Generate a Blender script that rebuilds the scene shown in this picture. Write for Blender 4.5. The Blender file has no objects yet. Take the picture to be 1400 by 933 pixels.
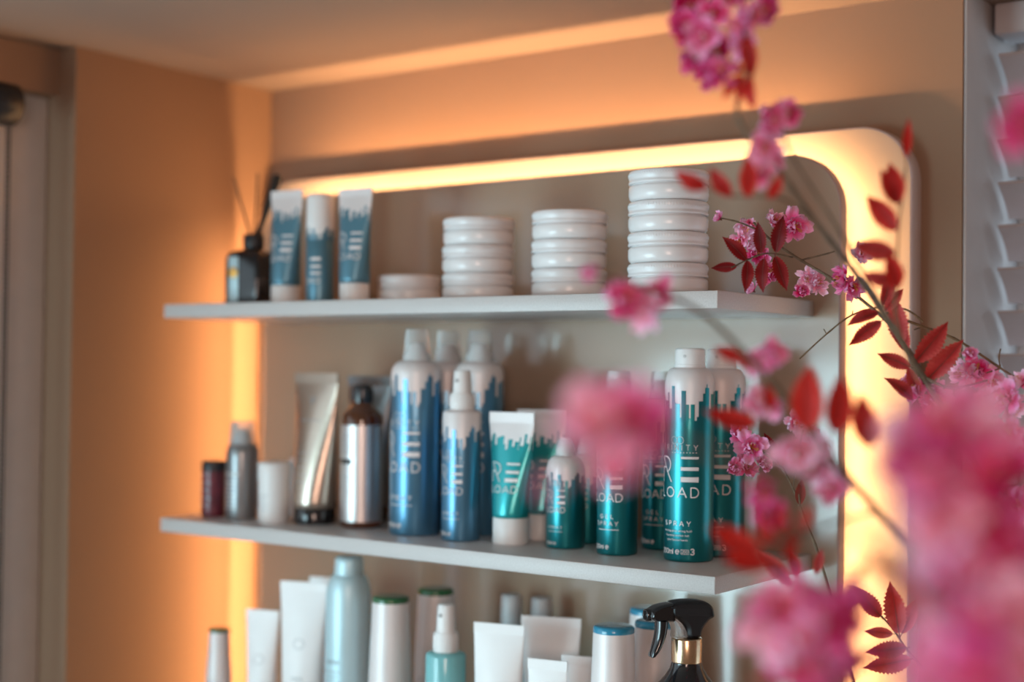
import bpy, bmesh, math, random
from mathutils import Vector, Matrix

random.seed(7)
SC = bpy.context.scene
COL = SC.collection
PI = math.pi
R_ = math.radians
ZT = 1.92            # height of the top shelf's upper face
SP = 0.2752          # spacing of the shelves
TH = 0.0174          # shelf thickness
Z1, Z2, Z3 = ZT, ZT - SP, ZT - 2 * SP

# ------------------------------------------------------------------ camera
F_PX = 1944.0
YAW, PITCH, ROLL = R_(35.94678642865267), R_(1.1359902707153406), R_(0.6748570011166068)
CAM = Vector((0.64279082, -1.22261978, ZT - 0.0783389))
fw = Vector((-math.sin(YAW) * math.cos(PITCH), math.cos(YAW) * math.cos(PITCH), math.sin(PITCH)))
rt = Vector((math.cos(YAW), math.sin(YAW), 0))
up = rt.cross(fw)
rt2 = rt * math.cos(ROLL) + up * math.sin(ROLL)
up2 = up * math.cos(ROLL) - rt * math.sin(ROLL)
cd = bpy.data.cameras.new('camera')
cam = bpy.data.objects.new('camera', cd)
COL.objects.link(cam)
m = Matrix((rt2, up2, -fw)).transposed().to_4x4()
m.translation = CAM
cam.matrix_world = m
cd.sensor_width = 36.0
cd.lens = F_PX / 1400 * 36.0
cd.clip_start = 0.02
cd.dof.use_dof = True
cd.dof.focus_distance = 1.40
cd.dof.aperture_fstop = 1.8
SC.camera = cam


def P(px, py, d):
    """a place in the room: seen at (px, py) in the photo, d metres deep"""
    return CAM + fw * d + rt2 * ((px - 700) / F_PX * d) - up2 * ((py - 466.5) / F_PX * d)


# ------------------------------------------------------------------ materials
def mat(name, col, rough=0.5, metal=0.0, spec=0.5, coat=0.0, trans=0.0, emit=None, estr=0.0,
        bump=0.0, bscale=400.0, mottle=0.0, mscale=30.0, ior=1.45, alpha=1.0, subsurf=0.0):
    m = bpy.data.materials.new(name)
    m.use_nodes = True
    nt = m.node_tree
    b = nt.nodes['Principled BSDF']
    b.inputs['Base Color'].default_value = (*col, 1)
    b.inputs['Roughness'].default_value = rough
    b.inputs['Metallic'].default_value = metal
    b.inputs['Specular IOR Level'].default_value = spec
    b.inputs['Coat Weight'].default_value = coat
    b.inputs['Coat Roughness'].default_value = 0.08
    b.inputs['Transmission Weight'].default_value = trans
    b.inputs['IOR'].default_value = ior
    b.inputs['Alpha'].default_value = alpha
    b.inputs['Subsurface Weight'].default_value = subsurf
    if emit:
        b.inputs['Emission Color'].default_value = (*emit, 1)
        b.inputs['Emission Strength'].default_value = estr
    tc = nt.nodes.new('ShaderNodeTexCoord')
    if mottle:
        n = nt.nodes.new('ShaderNodeTexNoise')
        n.inputs['Scale'].default_value = mscale
        n.inputs['Detail'].default_value = 4
        r = nt.nodes.new('ShaderNodeValToRGB')
        r.color_ramp.elements[0].position = 0.35
        r.color_ramp.elements[1].position = 0.65
        r.color_ramp.elements[0].color = (*[c * (1 - mottle) for c in col], 1)
        r.color_ramp.elements[1].color = (*[min(1, c * (1 + mottle * 0.6)) for c in col], 1)
        nt.links.new(tc.outputs['Object'], n.inputs['Vector'])
        nt.links.new(n.outputs['Fac'], r.inputs['Fac'])
        nt.links.new(r.outputs['Color'], b.inputs['Base Color'])
    if bump:
        n2 = nt.nodes.new('ShaderNodeTexNoise')
        n2.inputs['Scale'].default_value = bscale
        bp = nt.nodes.new('ShaderNodeBump')
        bp.inputs['Strength'].default_value = bump
        bp.inputs['Distance'].default_value = 0.001
        nt.links.new(tc.outputs['Object'], n2.inputs['Vector'])
        nt.links.new(n2.outputs['Fac'], bp.inputs['Height'])
        nt.links.new(bp.outputs['Normal'], b.inputs['Normal'])
    return m


M = {}
M['wall'] = mat('wall_paint', (0.27, 0.166, 0.110), 0.85, spec=0.2, bump=0.15, bscale=250, mottle=0.03, mscale=3)
M['ceiling'] = mat('ceiling_paint', (0.285, 0.21, 0.17), 0.9, spec=0.2, bump=0.1, bscale=200, mottle=0.02, mscale=3)
M['floor'] = mat('floor_wood', (0.35, 0.26, 0.2), 0.4, mottle=0.2, mscale=8)
M['frame_white'] = mat('frame_white', (0.62, 0.58, 0.56), 0.45, mottle=0.03)
M['board'] = mat('board_cream', (0.25, 0.205, 0.175), 0.55, mottle=0.02, mscale=5, bump=0.05)
M['board_edge'] = mat('board_edge', (0.52, 0.42, 0.40), 0.5, mottle=0.03)
M['panel'] = mat('panel_greige', (0.40, 0.285, 0.205), 0.16, spec=0.8, coat=0.35, mottle=0.02, mscale=4)
M['panel_edge'] = mat('panel_edge', (0.42, 0.30, 0.28), 0.5, mottle=0.03)
M['shelf'] = mat('shelf_laminate', (0.55, 0.52, 0.51), 0.32, spec=0.5, bump=0.25, bscale=900, mottle=0.07, mscale=600)
M['led'] = mat('led_tape', (0.9, 0.8, 0.6), 0.5, emit=(1, 0.62, 0.28), estr=6.0, mottle=0.01)
M['white'] = mat('white_plastic', (0.80, 0.78, 0.77), 0.35, mottle=0.02, mscale=20)
M['white_tin'] = mat('white_enamel', (0.78, 0.76, 0.76), 0.3, spec=0.6, coat=0.3, mottle=0.02, mscale=20)
M['tin_lid'] = mat('white_enamel_lid', (0.76, 0.74, 0.745), 0.34, spec=0.6, coat=0.2, mottle=0.02, mscale=20)
M['pearl'] = mat('pearl_white', (0.76, 0.70, 0.69), 0.42, metal=0.15, mottle=0.02, mscale=15)
M['teal'] = mat('teal_metallic', (0.012, 0.22, 0.25), 0.31, metal=0.75, spec=0.5, coat=0.2, mottle=0.03, mscale=12)
M['teal_plastic'] = mat('teal_plastic', (0.02, 0.36, 0.38), 0.26, metal=0.45, coat=0.3, mottle=0.03, mscale=12)
M['blue'] = mat('blue_metallic', (0.10, 0.26, 0.40), 0.31, metal=0.7, coat=0.2, mottle=0.03, mscale=12)
M['blue_tube'] = mat('blue_grey_plastic', (0.11, 0.25, 0.33), 0.32, metal=0.4, mottle=0.03, mscale=12)
M['print'] = mat('print_pale', (0.80, 0.72, 0.71), 0.5, mottle=0.01)
M['print_dim'] = mat('print_soft', (0.50, 0.60, 0.62), 0.5, mottle=0.01)
M['print_grey'] = mat('print_grey', (0.33, 0.34, 0.36), 0.5, mottle=0.01)
M['clear'] = mat('frosted_clear_plastic', (0.90, 0.93, 0.94), 0.22, trans=0.75, ior=1.2, mottle=0.01)
M['black'] = mat('black_gloss', (0.010, 0.010, 0.012), 0.12, spec=0.6, coat=0.5, mottle=0.05)
M['black_matt'] = mat('black_satin', (0.016, 0.016, 0.019), 0.42, mottle=0.05)
M['gold'] = mat('champagne_gold', (0.78, 0.56, 0.36), 0.24, metal=1.0, mottle=0.03)
M['amber'] = mat('amber_glass', (0.11, 0.030, 0.008), 0.07, spec=0.7, coat=0.6, trans=0.25, mottle=0.05)
M['silver'] = mat('silver_label', (0.62, 0.59, 0.58), 0.38, metal=0.85, mottle=0.03)
M['silver_dk'] = mat('dark_silver', (0.27, 0.28, 0.29), 0.3, metal=0.7, mottle=0.03)
M['champagne'] = mat('champagne_silver', (0.56, 0.46, 0.38), 0.27, metal=0.85, mottle=0.03)
M['maroon'] = mat('maroon_print', (0.13, 0.016, 0.03), 0.32, coat=0.3, mottle=0.35, mscale=70)
M['ice'] = mat('ice_blue_metallic', (0.50, 0.67, 0.72), 0.40, metal=0.25, mottle=0.02)
M['aqua'] = mat('aqua_clear_plastic', (0.30, 0.72, 0.75), 0.18, trans=0.35, coat=0.3, mottle=0.03)
M['green'] = mat('green_lid', (0.025, 0.12, 0.045), 0.2, coat=0.5, mottle=0.08)
M['blue_lid'] = mat('blue_lid', (0.025, 0.25, 0.40), 0.18, coat=0.5, mottle=0.05)
M['gray_cap'] = mat('grey_cap', (0.45, 0.46, 0.47), 0.35, mottle=0.03)
M['tube_white'] = mat('tube_white', (0.86, 0.85, 0.85), 0.4, mottle=0.02)
M['reed'] = mat('reed_black', (0.02, 0.016, 0.013), 0.7, mottle=0.2)
M['reed_brown'] = mat('reed_brown', (0.16, 0.085, 0.04), 0.7, mottle=0.2)
M['badge'] = mat('badge_gold', (0.80, 0.45, 0.12), 0.3, metal=0.6, mottle=0.05)
M['slat'] = mat('slat_white', (0.46, 0.42, 0.43), 0.5, mottle=0.02)
M['glow'] = mat('daylit_glass', (0.7, 0.8, 0.85), 0.3, emit=(0.62, 0.82, 0.95), estr=1.1, mottle=0.01)
M['reveal'] = mat('reveal_paint', (0.40, 0.37, 0.37), 0.6, mottle=0.03)
M['blind'] = mat('blind_fabric', (0.40, 0.42, 0.44), 0.8, mottle=0.05, mscale=200)
M['stem'] = mat('stem_bark', (0.15, 0.10, 0.06), 0.75, mottle=0.4, mscale=120, bump=0.4, bscale=500)
M['twig'] = mat('twig_tan', (0.16, 0.095, 0.045), 0.7, mottle=0.3, mscale=150)
M['stamen'] = mat('stamen_gold', (0.75, 0.32, 0.08), 0.5, mottle=0.1)
M['calyx'] = mat('calyx_red', (0.16, 0.03, 0.02), 0.6, mottle=0.2)


def petal_mat(name, stops):
    m = bpy.data.materials.new(name)
    m.use_nodes = True
    nt = m.node_tree
    b = nt.nodes['Principled BSDF']
    out = nt.nodes['Material Output']
    uv = nt.nodes.new('ShaderNodeUVMap')
    sep = nt.nodes.new('ShaderNodeSeparateXYZ')
    ns = nt.nodes.new('ShaderNodeTexNoise')
    ns.inputs['Scale'].default_value = 9
    ad = nt.nodes.new('ShaderNodeMath'); ad.operation = 'MULTIPLY_ADD'
    ad.inputs[1].default_value = 0.35; ad.inputs[2].default_value = -0.17
    sm = nt.nodes.new('ShaderNodeMath'); sm.operation = 'ADD'
    oi = nt.nodes.new('ShaderNodeObjectInfo')
    ov = nt.nodes.new('ShaderNodeMath'); ov.operation = 'MULTIPLY_ADD'
    ov.inputs[1].default_value = 0.40; ov.inputs[2].default_value = -0.20
    sm2 = nt.nodes.new('ShaderNodeMath'); sm2.operation = 'ADD'
    r = nt.nodes.new('ShaderNodeValToRGB')
    els = r.color_ramp.elements
    els[0].position, els[0].color = stops[0][0], (*stops[0][1], 1)
    els[1].position, els[1].color = stops[-1][0], (*stops[-1][1], 1)
    for p, c in stops[1:-1]:
        e = els.new(p); e.color = (*c, 1)
    L = nt.links.new
    L(uv.outputs['UV'], sep.inputs[0])
    L(uv.outputs['UV'], ns.inputs['Vector'])
    L(ns.outputs['Fac'], ad.inputs[0])
    L(sep.outputs['X'], sm.inputs[0]); L(ad.outputs[0], sm.inputs[1])
    L(oi.outputs['Random'], ov.inputs[0])
    L(sm.outputs[0], sm2.inputs[0]); L(ov.outputs[0], sm2.inputs[1])
    L(sm2.outputs[0], r.inputs['Fac'])
    L(r.outputs['Color'], b.inputs['Base Color'])
    b.inputs['Roughness'].default_value = 0.6
    b.inputs['Specular IOR Level'].default_value = 0.25
    tr = nt.nodes.new('ShaderNodeBsdfTranslucent')
    L(r.outputs['Color'], tr.inputs['Color'])
    mx = nt.nodes.new('ShaderNodeMixShader')
    mx.inputs['Fac'].default_value = 0.27
    L(b.outputs[0], mx.inputs[1]); L(tr.outputs[0], mx.inputs[2])
    L(mx.outputs[0], out.inputs['Surface'])
    return m


M['petal'] = petal_mat('petal_pink', [(0.0, (0.45, 0.002, 0.05)), (0.22, (0.78, 0.015, 0.17)), (0.42, (0.90, 0.13, 0.40)), (0.95, (0.97, 0.50, 0.74))])
M['petal_pale'] = petal_mat('petal_pale_pink', [(0.0, (0.60, 0.01, 0.12)), (0.22, (0.90, 0.12, 0.30)), (0.42, (0.95, 0.36, 0.58)), (0.95, (0.98, 0.68, 0.84))])
M['petal_deep'] = petal_mat('petal_magenta', [(0.0, (0.40, 0.002, 0.04)), (0.35, (0.66, 0.008, 0.12)), (0.65, (0.80, 0.05, 0.29)), (1.0, (0.92, 0.27, 0.56))])
M['leaf'] = petal_mat('leaf_red', [(0.0, (0.11, 0.008, 0.009)), (0.5, (0.19, 0.006, 0.009)), (1.0, (0.30, 0.012, 0.012))])
M['leaf_backlit'] = petal_mat('leaf_red_backlit', [(0.0, (0.26, 0.010, 0.008)), (0.5, (0.44, 0.012, 0.010)), (1.0, (0.62, 0.03, 0.02))])  # leaf red painted brighter, as if lit through by the board behind
M['leaf_rust'] = petal_mat('leaf_rust', [(0.0, (0.22, 0.02, 0.015)), (0.5, (0.42, 0.03, 0.03)), (1.0, (0.60, 0.09, 0.08))])


# ------------------------------------------------------------------ mesh helpers
class MB:
    def __init__(self):
        self.v, self.f, self.mi, self.sm, self.uv = [], [], [], [], {}

    def add(self, vs, fs, mi=0, smooth=True, uvs=None):
        o = len(self.v)
        self.v += [tuple(v) for v in vs]
        for f in fs:
            self.f.append([i + o for i in f]); self.mi.append(mi); self.sm.append(smooth)
        if uvs:
            for i, u in enumerate(uvs):
                self.uv[o + i] = u
        return self

    def grid(self, rows, mi=0, closed=True, smooth=True, uvs=None):
        """rows: list of equal-length point rings"""
        n = len(rows[0])
        vs = [p for r in rows for p in r]
        fs = []
        for i in range(len(rows) - 1):
            for j in range(n if closed else n - 1):
                k = (j + 1) % n
                fs.append((i * n + j, i * n + k, (i + 1) * n + k, (i + 1) * n + j))
        return self.add(vs, fs, mi, smooth, uvs)

    def cap(self, ring, mi=0, flip=False):
        return self.add(ring, [list(range(len(ring)))[::-1] if flip else list(range(len(ring)))], mi, False)

    def lathe(self, prof, n=48, mi=0, c=(0, 0), close_bottom=True, close_top=True, ell=1.0):
        """prof: (r, z) from bottom to top; sharp corners given by doubling the point"""
        segs, cur = [], [prof[0]]
        for p in prof[1:]:
            if p == cur[-1]:
                segs.append(cur); cur = [p]
            else:
                cur.append(p)
        segs.append(cur)
        for s in segs:
            if len(s) < 2:
                continue
            rows = [[(c[0] + r * math.cos(2 * PI * k / n), c[1] + ell * r * math.sin(2 * PI * k / n), z) for k in range(n)] for r, z in s]
            self.grid(rows, mi)
        for (r, z), do, fl in ((prof[0], close_bottom, True), (prof[-1], close_top, False)):
            if do and r > 1e-5:
                self.cap([(c[0] + r * math.cos(2 * PI * k / n), c[1] + ell * r * math.sin(2 * PI * k / n), z) for k in range(n)], mi, fl)
        return self

    def tube(self, pts, rad, n=8, mi=0):
        pts = [Vector(p) for p in pts]
        rows = []
        ref = Vector((0.31, 0.17, 0.93))
        for i, p in enumerate(pts):
            t = (pts[min(i + 1, len(pts) - 1)] - pts[max(i - 1, 0)]).normalized()
            a = t.cross(ref)
            if a.length < 0.1:
                a = t.cross(Vector((1, 0, 0)))
            a.normalize(); b = t.cross(a)
            r = rad[i] if isinstance(rad, (list, tuple)) else rad
            rows.append([p + (a * math.cos(2 * PI * k / n) + b * math.sin(2 * PI * k / n)) * r for k in range(n)])
        self.grid(rows, mi)
        self.cap(rows[0], mi, True); self.cap(rows[-1], mi)
        return self

    def box(self, lo, hi, mi=0, bev=0.0, seg=2):
        bm = bmesh.new()
        bmesh.ops.create_cube(bm, size=1)
        for v in bm.verts:
            v.co = Vector([lo[i] + (v.co[i] + 0.5) * (hi[i] - lo[i]) for i in range(3)])
        if bev:
            bmesh.ops.bevel(bm, geom=bm.edges[:], offset=bev, segments=seg, profile=0.5, affect='EDGES')
        bm.verts.index_update()
        self.add([v.co[:] for v in bm.verts], [[v.index for v in f.verts] for f in bm.faces], mi, bool(bev))
        bm.free()
        return self

    def plate(self, outline, y0, y1, mi=0, bev=0.002, edge_mi=None):
        """closed (x, z) outline given depth from y0 (front) to y1, front edge softened"""
        n = len(outline)
        cx = sum(p[0] for p in outline) / n; cz = sum(p[1] for p in outline) / n
        def off(d):
            r = []
            for i, (x, z) in enumerate(outline):
                a, b = outline[i - 1], outline[(i + 1) % n]
                t = Vector((b[0] - a[0], b[1] - a[1])).normalized()
                nrm = Vector((t.y, -t.x))
                r.append((x - nrm.x * d, z - nrm.y * d))
            return r
        e = mi if edge_mi is None else edge_mi
        rings = [(off(bev), y0), (off(bev * 0.3), y0 + bev * 0.3), (outline, y0 + bev), (outline, y1)]
        rows = [[(x, y, z) for x, z in o] for o, y in rings]
        self.grid(rows, e)
        self.cap(rows[0], mi); self.cap(rows[-1], e, True)
        return self

    def build(self, name, mats, parent=None, loc=None):
        me = bpy.data.meshes.new(name)
        me.from_pydata(self.v, [], self.f)
        for mm in (mats if isinstance(mats, (list, tuple)) else [mats]):
            me.materials.append(mm)
        for p, k, s in zip(me.polygons, self.mi, self.sm):
            p.material_index = k; p.use_smooth = s
        if self.uv:
            l = me.uv_layers.new(name='UVMap')
            for lp in me.loops:
                l.data[lp.index].uv = self.uv.get(lp.vertex_index, (0, 0))
        bm = bmesh.new(); bm.from_mesh(me)
        if not self.uv:
            bmesh.ops.recalc_face_normals(bm, faces=bm.faces[:])
        bm.to_mesh(me); bm.free()
        me.update()
        o = bpy.data.objects.new(name, me)
        COL.objects.link(o)
        if parent:
            o.parent = parent
        if loc:
            o.location = loc
        return o


def tag(o, label=None, cat=None, group=None, kind=None):
    if label: o['label'] = label
    if cat: o['category'] = cat
    if group: o['group'] = group
    if kind: o['kind'] = kind
    return o


def thing(name, label, cat, loc=(0, 0, 0), rz=0.0, group=None):
    o = bpy.data.objects.new(name, None)
    o.empty_display_size = 0.02
    COL.objects.link(o)
    o.location = loc; o.rotation_euler = (0, 0, rz)
    return tag(o, label, cat, group)


def dup(root, loc, rz, label, group=None):
    r = root.copy(); COL.objects.link(r)
    r.location = loc; r.rotation_euler = (0, 0, rz); r['label'] = label
    if group: r['group'] = group
    for ch in list(root.children):
        c = ch.copy(); COL.objects.link(c); c.parent = r
        for g in list(ch.children):
            d = g.copy(); COL.objects.link(d); d.parent = c
    return r


def struct(name, mb, m, parent=None):
    o = mb.build(name, m, parent)
    if not parent:
        o['kind'] = 'structure'
    return o


def rrect(x0, x1, z0, z1, r, n=14):
    pts = []
    for cx, cz, a0 in ((x1 - r, z0 + r, -90), (x1 - r, z1 - r, 0), (x0 + r, z1 - r, 90), (x0 + r, z0 + r, 180)):
        for k in range(n + 1):
            a = R_(a0 + 90 * k / n)
            pts.append((cx + r * math.cos(a), cz + r * math.sin(a)))
    return pts


# ------------------------------------------------------------------ room
YW, XL, ZC = 0.300, -0.917, ZT + 0.339
XR = 0.136                                   # where the back wall turns into the right window's reveal
XFAR = 1.6
wb = MB()
wb.box((XL - 0.12, YW, 0), (XR, YW + 0.24, ZC + 0.10))
struct('wall_back', wb, M['wall'])
wr = MB()
wr.box((XR + 1.1, YW, 0), (XFAR, YW + 0.24, ZC + 0.10))
wr.box((XR, YW, 0), (XR + 1.1, YW + 0.24, 0.9))
struct('wall_back_right', wr, M['wall'])
wl = MB()
wl.box((XL - 0.12, -0.054, 0), (XL, YW, ZC + 0.10))
wl.box((XL - 0.12, -2.4, ZT + 0.277), (-0.953, -0.054, ZC + 0.10))     # header over the left window
wl.box((XL - 0.12, -2.4, 0), (-0.953, -0.054, 0.9))
struct('wall_left', wl, M['wall'])
cl = MB(); cl.box((XL - 0.12, -2.4, ZC), (XFAR, YW + 0.24, ZC + 0.1))
struct('ceiling', cl, M['ceiling'])
fl = MB(); fl.box((XL - 0.12, -2.4, -0.06), (XFAR, YW + 0.24, 0))
struct('floor', fl, M['floor'])

# left window: white frame with the roller blind's end and bead chain in front of it
w1 = MB()
w1.box((-1.03, -0.30, 0.9), (-0.975, -0.054, ZT + 0.277), bev=0.003)
w1.box((-1.03, -2.4, 0.9), (-0.975, -2.28, ZT + 0.277), bev=0.003)
wo = struct('window_1', w1, M['frame_white'])
pn = MB(); pn.box((-1.02, -2.28, 0.9), (-1.012, -0.30, ZT + 0.277))
pn.build('window_pane', M['glow'], wo)

# right window: lit glass, frame and a slatted blind in the reveal
w2 = MB()
w2.box((XR, YW + 0.19, 0.9), (XR + 0.032, YW + 0.24, ZC + 0.1), bev=0.002)
w2.box((XR + 1.07, YW + 0.19, 0.9), (XR + 1.1, YW + 0.24, ZC + 0.1), bev=0.002)
w2.box((XR, YW + 0.19, ZC - 0.01), (XR + 1.1, YW + 0.24, ZC + 0.1), bev=0.002)
wo2 = struct('window_2', w2, M['frame_white'])
pn = MB(); pn.box((XR + 0.032, YW + 0.21, 0.9), (XR + 1.07, YW + 0.216, ZC - 0.01))
pn.build('window_pane', M['glow'], wo2)
t1 = MB(); t1.box((XR + 0.0003, YW + 0.002, 0.9), (XR + 0.004, YW + 0.19, ZC), bev=0.001)
struct('trim_1', t1, M['reveal'])       # painted lining of the reveal

bl = thing('venetian_blind', 'white slatted blind hanging in the right window reveal, slats tilted open', 'blind', (0.145, 0.39, ZC))
hb = MB(); hb.box((0, -0.013, -0.036), (1.06, 0.046, -0.0005), bev=0.003)
hb.build('headrail', M['slat'], bl)
slat = None
for k in range(18):
    z = -0.036 - 0.018 - 0.0485 * k
    if slat is None:
        s = MB()
        rows = []
        for i in range(7):
            t = i / 6
            cv = 0.003 * math.sin(PI * t)
            rows.append((0.004 + 0.042 * t + cv * 0.6, -0.036 * t + cv * 0.8))
        top = [[(x, y, zz) for y, zz in rows] for x in (0, 1.06)]
        bot = [[(x, y + 0.001, zz - 0.0026) for y, zz in rows] for x in (0, 1.06)]
        loop0 = top[0] + bot[0][::-1]; loop1 = top[1] + bot[1][::-1]
        s.grid([loop0, loop1], smooth=False)
        s.cap(loop0); s.cap(loop1, flip=True)
        slat = s.build('slat', M['slat'], bl); so = slat
    else:
        so = slat.copy(); COL.objects.link(so)
    so.parent = bl
    so.location = (0, 0, z)
for x in (0.09, 0.97):
    lc = MB(); lc.tube([(x, 0.002, -0.03), (x, 0.002, -0.93)], 0.0008, 6)
    lc.build('ladder_cord', M['slat'], bl)

rb = thing('roller_blind', 'black-ended roller blind with bead chain in front of the left window', 'blind', (-0.935, -0.148, ZT + 0.250))
e = MB()
def ycyl(mb, r, y0, y1, c=(0, 0), n=32, mi=0, bev=0.002):
    prof = [(r - bev, y0), (r, y0 + bev), (r, y1 - bev), (r - bev, y1)]
    rows = [[(c[0] + rr * math.cos(2 * PI * k / n), yy, c[1] + rr * math.sin(2 * PI * k / n)) for k in range(n)] for rr, yy in prof]
    mb.grid(rows, mi); mb.cap(rows[0], mi); mb.cap(rows[-1], mi, True)
ycyl(e, 0.027, -0.030, 0.012)
e.box((-0.018, -0.006, -0.012), (-0.002, 0.006, 0.028), bev=0.002)
e.build('end_cap', M['black_matt'], rb)
r_ = MB(); ycyl(r_, 0.020, -2.0, -0.030); r_.build('fabric_roll', M['blind'], rb)
ch = MB()
for side in (0.003, -0.003):
    for k in range(150):
        z = -0.02 - k * 0.0062
        ch.lathe([(0.0004, z - 0.0021), (0.0017, z - 0.0013), (0.0021, z), (0.0017, z + 0.0013), (0.0004, z + 0.0021)], 6, c=(side, 0.006), close_bottom=False, close_top=False)
    ch.tube([(side, 0.006, 0.0), (side, 0.006, -0.95)], 0.0006, 5)
ch.build('bead_chain', M['black_matt'], rb)

# ------------------------------------------------------------------ backlit display panel
dp = thing('display_panel', 'large backlit rounded wall panel, grey front panel floating before a cream board, shelves on it', 'wall panel', (0, YW, ZT))
PX0, PX1, PZ0, PZ1 = -0.848, 0.030, -0.93, 0.162
ob = MB(); ob.plate(rrect(PX0 - 0.055, PX1 + 0.061, PZ0 - 0.06, PZ1 + 0.033, 0.062), -0.027, -0.0005, bev=0.0025, edge_mi=1)
ob.build('backing_board', [M['board'], M['board_edge']], dp)
fp = MB(); fp.plate(rrect(PX0, PX1, PZ0, PZ1, 0.062), -0.076, -0.060, bev=0.0015, edge_mi=1)
fp.build('front_panel', [M['panel'], M['panel_edge']], dp)
IN = 0.014
led_def = [('top', (PX0 + 0.06, PX1 - 0.06), PZ1 - IN), ('bottom', (PX0 + 0.06, PX1 - 0.06), PZ0 + IN),
           ('left', (PZ0 + 0.06, PZ1 - 0.06), PX0 + IN), ('right', (PZ0 + 0.06, PZ1 - 0.06), PX1 - IN)]
LED_COL = (1.0, 0.55, 0.24)
LED_M = {'top': 4.3, 'bottom': 3.0, 'left': 3.5, 'right': 3.3}
LED_F = {'top': 0.62, 'bottom': 0.5, 'left': 0.53, 'right': 0.70}      # how far the tape is turned outward      # watts per metre
yl = YW - 0.058


def led_and_fill(mid, out, length, wpm, f=0.53):
    """a run of diode tape, or of added fill: a thin lamp facing out from the rail and back to the board"""
    ld = bpy.data.lights.new('led_and_fill', 'AREA')
    ld.shape = 'RECTANGLE'; ld.size = length; ld.size_y = 0.003
    ld.energy = wpm * length; ld.color = LED_COL
    lo = bpy.data.objects.new('led_and_fill', ld); COL.objects.link(lo)
    zax = -(out * f + Vector((0, 1 - f, 0))).normalized()
    xax = Vector((0, 1, 0)).cross(out).normalized()
    yax = zax.cross(xax)
    mm = Matrix((xax, yax, zax)).transposed().to_4x4(); mm.translation = mid
    lo.matrix_world = mm


for nm, (a, b), c in led_def:
    s = MB()                                   # spacer rail joining the front panel to the board
    if nm in ('top', 'bottom'):
        sg = 1 if nm == 'top' else -1
        s.box((a, -0.060, c - sg * 0.004 - 0.002), (b, -0.027, c - sg * 0.004 + 0.002))
        out = Vector((0, 0, sg)); pos = Vector(((a + b) / 2, yl, ZT + c))
    else:
        sg = 1 if nm == 'right' else -1
        s.box((c - sg * 0.004 - 0.002, -0.060, a), (c - sg * 0.004 + 0.002, -0.027, b))
        out = Vector((sg, 0, 0)); pos = Vector((c, yl, ZT + (a + b) / 2))
    s.build('led_rail', M['board'], dp)
    led_and_fill(pos, out, b - a, LED_M[nm], LED_F[nm])
for sx, cx in ((-1, PX0 + 0.062), (1, PX1 - 0.062)):
    for sz, cz in ((1, PZ1 - 0.062), (-1, PZ0 + 0.062)):
        for q in (15, 45, 75):
            out = Vector((sx * math.cos(R_(q)), 0, sz * math.sin(R_(q))))
            led_and_fill(Vector((cx, yl, ZT + cz)) + out * (0.062 - IN), out, 0.025, 3.0)

# fill lamps added at front panel's left and top edges, for wall and ceiling
led_and_fill(Vector((PX0 - 0.0008, YW - 0.068, ZT + (PZ0 + PZ1) / 2)), Vector((-0.52, -0.85, 0)).normalized(), PZ1 - PZ0 - 0.13, 3.0, 1.0)
led_and_fill(Vector(((PX0 + PX1) / 2 - 0.15, YW - 0.068, ZT + PZ1 + 0.0008)), Vector((0, -0.75, 0.66)).normalized(), 0.5, 1.6, 1.0)

# ------------------------------------------------------------------ shelves
for z, lb, cat in ((Z1, 'upper white laminate shelf carrying the stacked tins and the reed diffuser', 'shelf'),
                   (Z2, 'middle white laminate shelf carrying the row of teal and blue spray cans', 'shelf'),
                   (Z3, 'lowest white laminate shelf under the trigger spray bottle and white tubes', 'shelf')):
    s = MB(); s.box((-0.80, 0, -TH), (0, 0.2235, 0), bev=0.0009)
    o = s.build('wall_shelf', M['shelf'], None, (0, 0, z))
    tag(o, lb, cat, 'wall shelves on the backlit panel')

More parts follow.
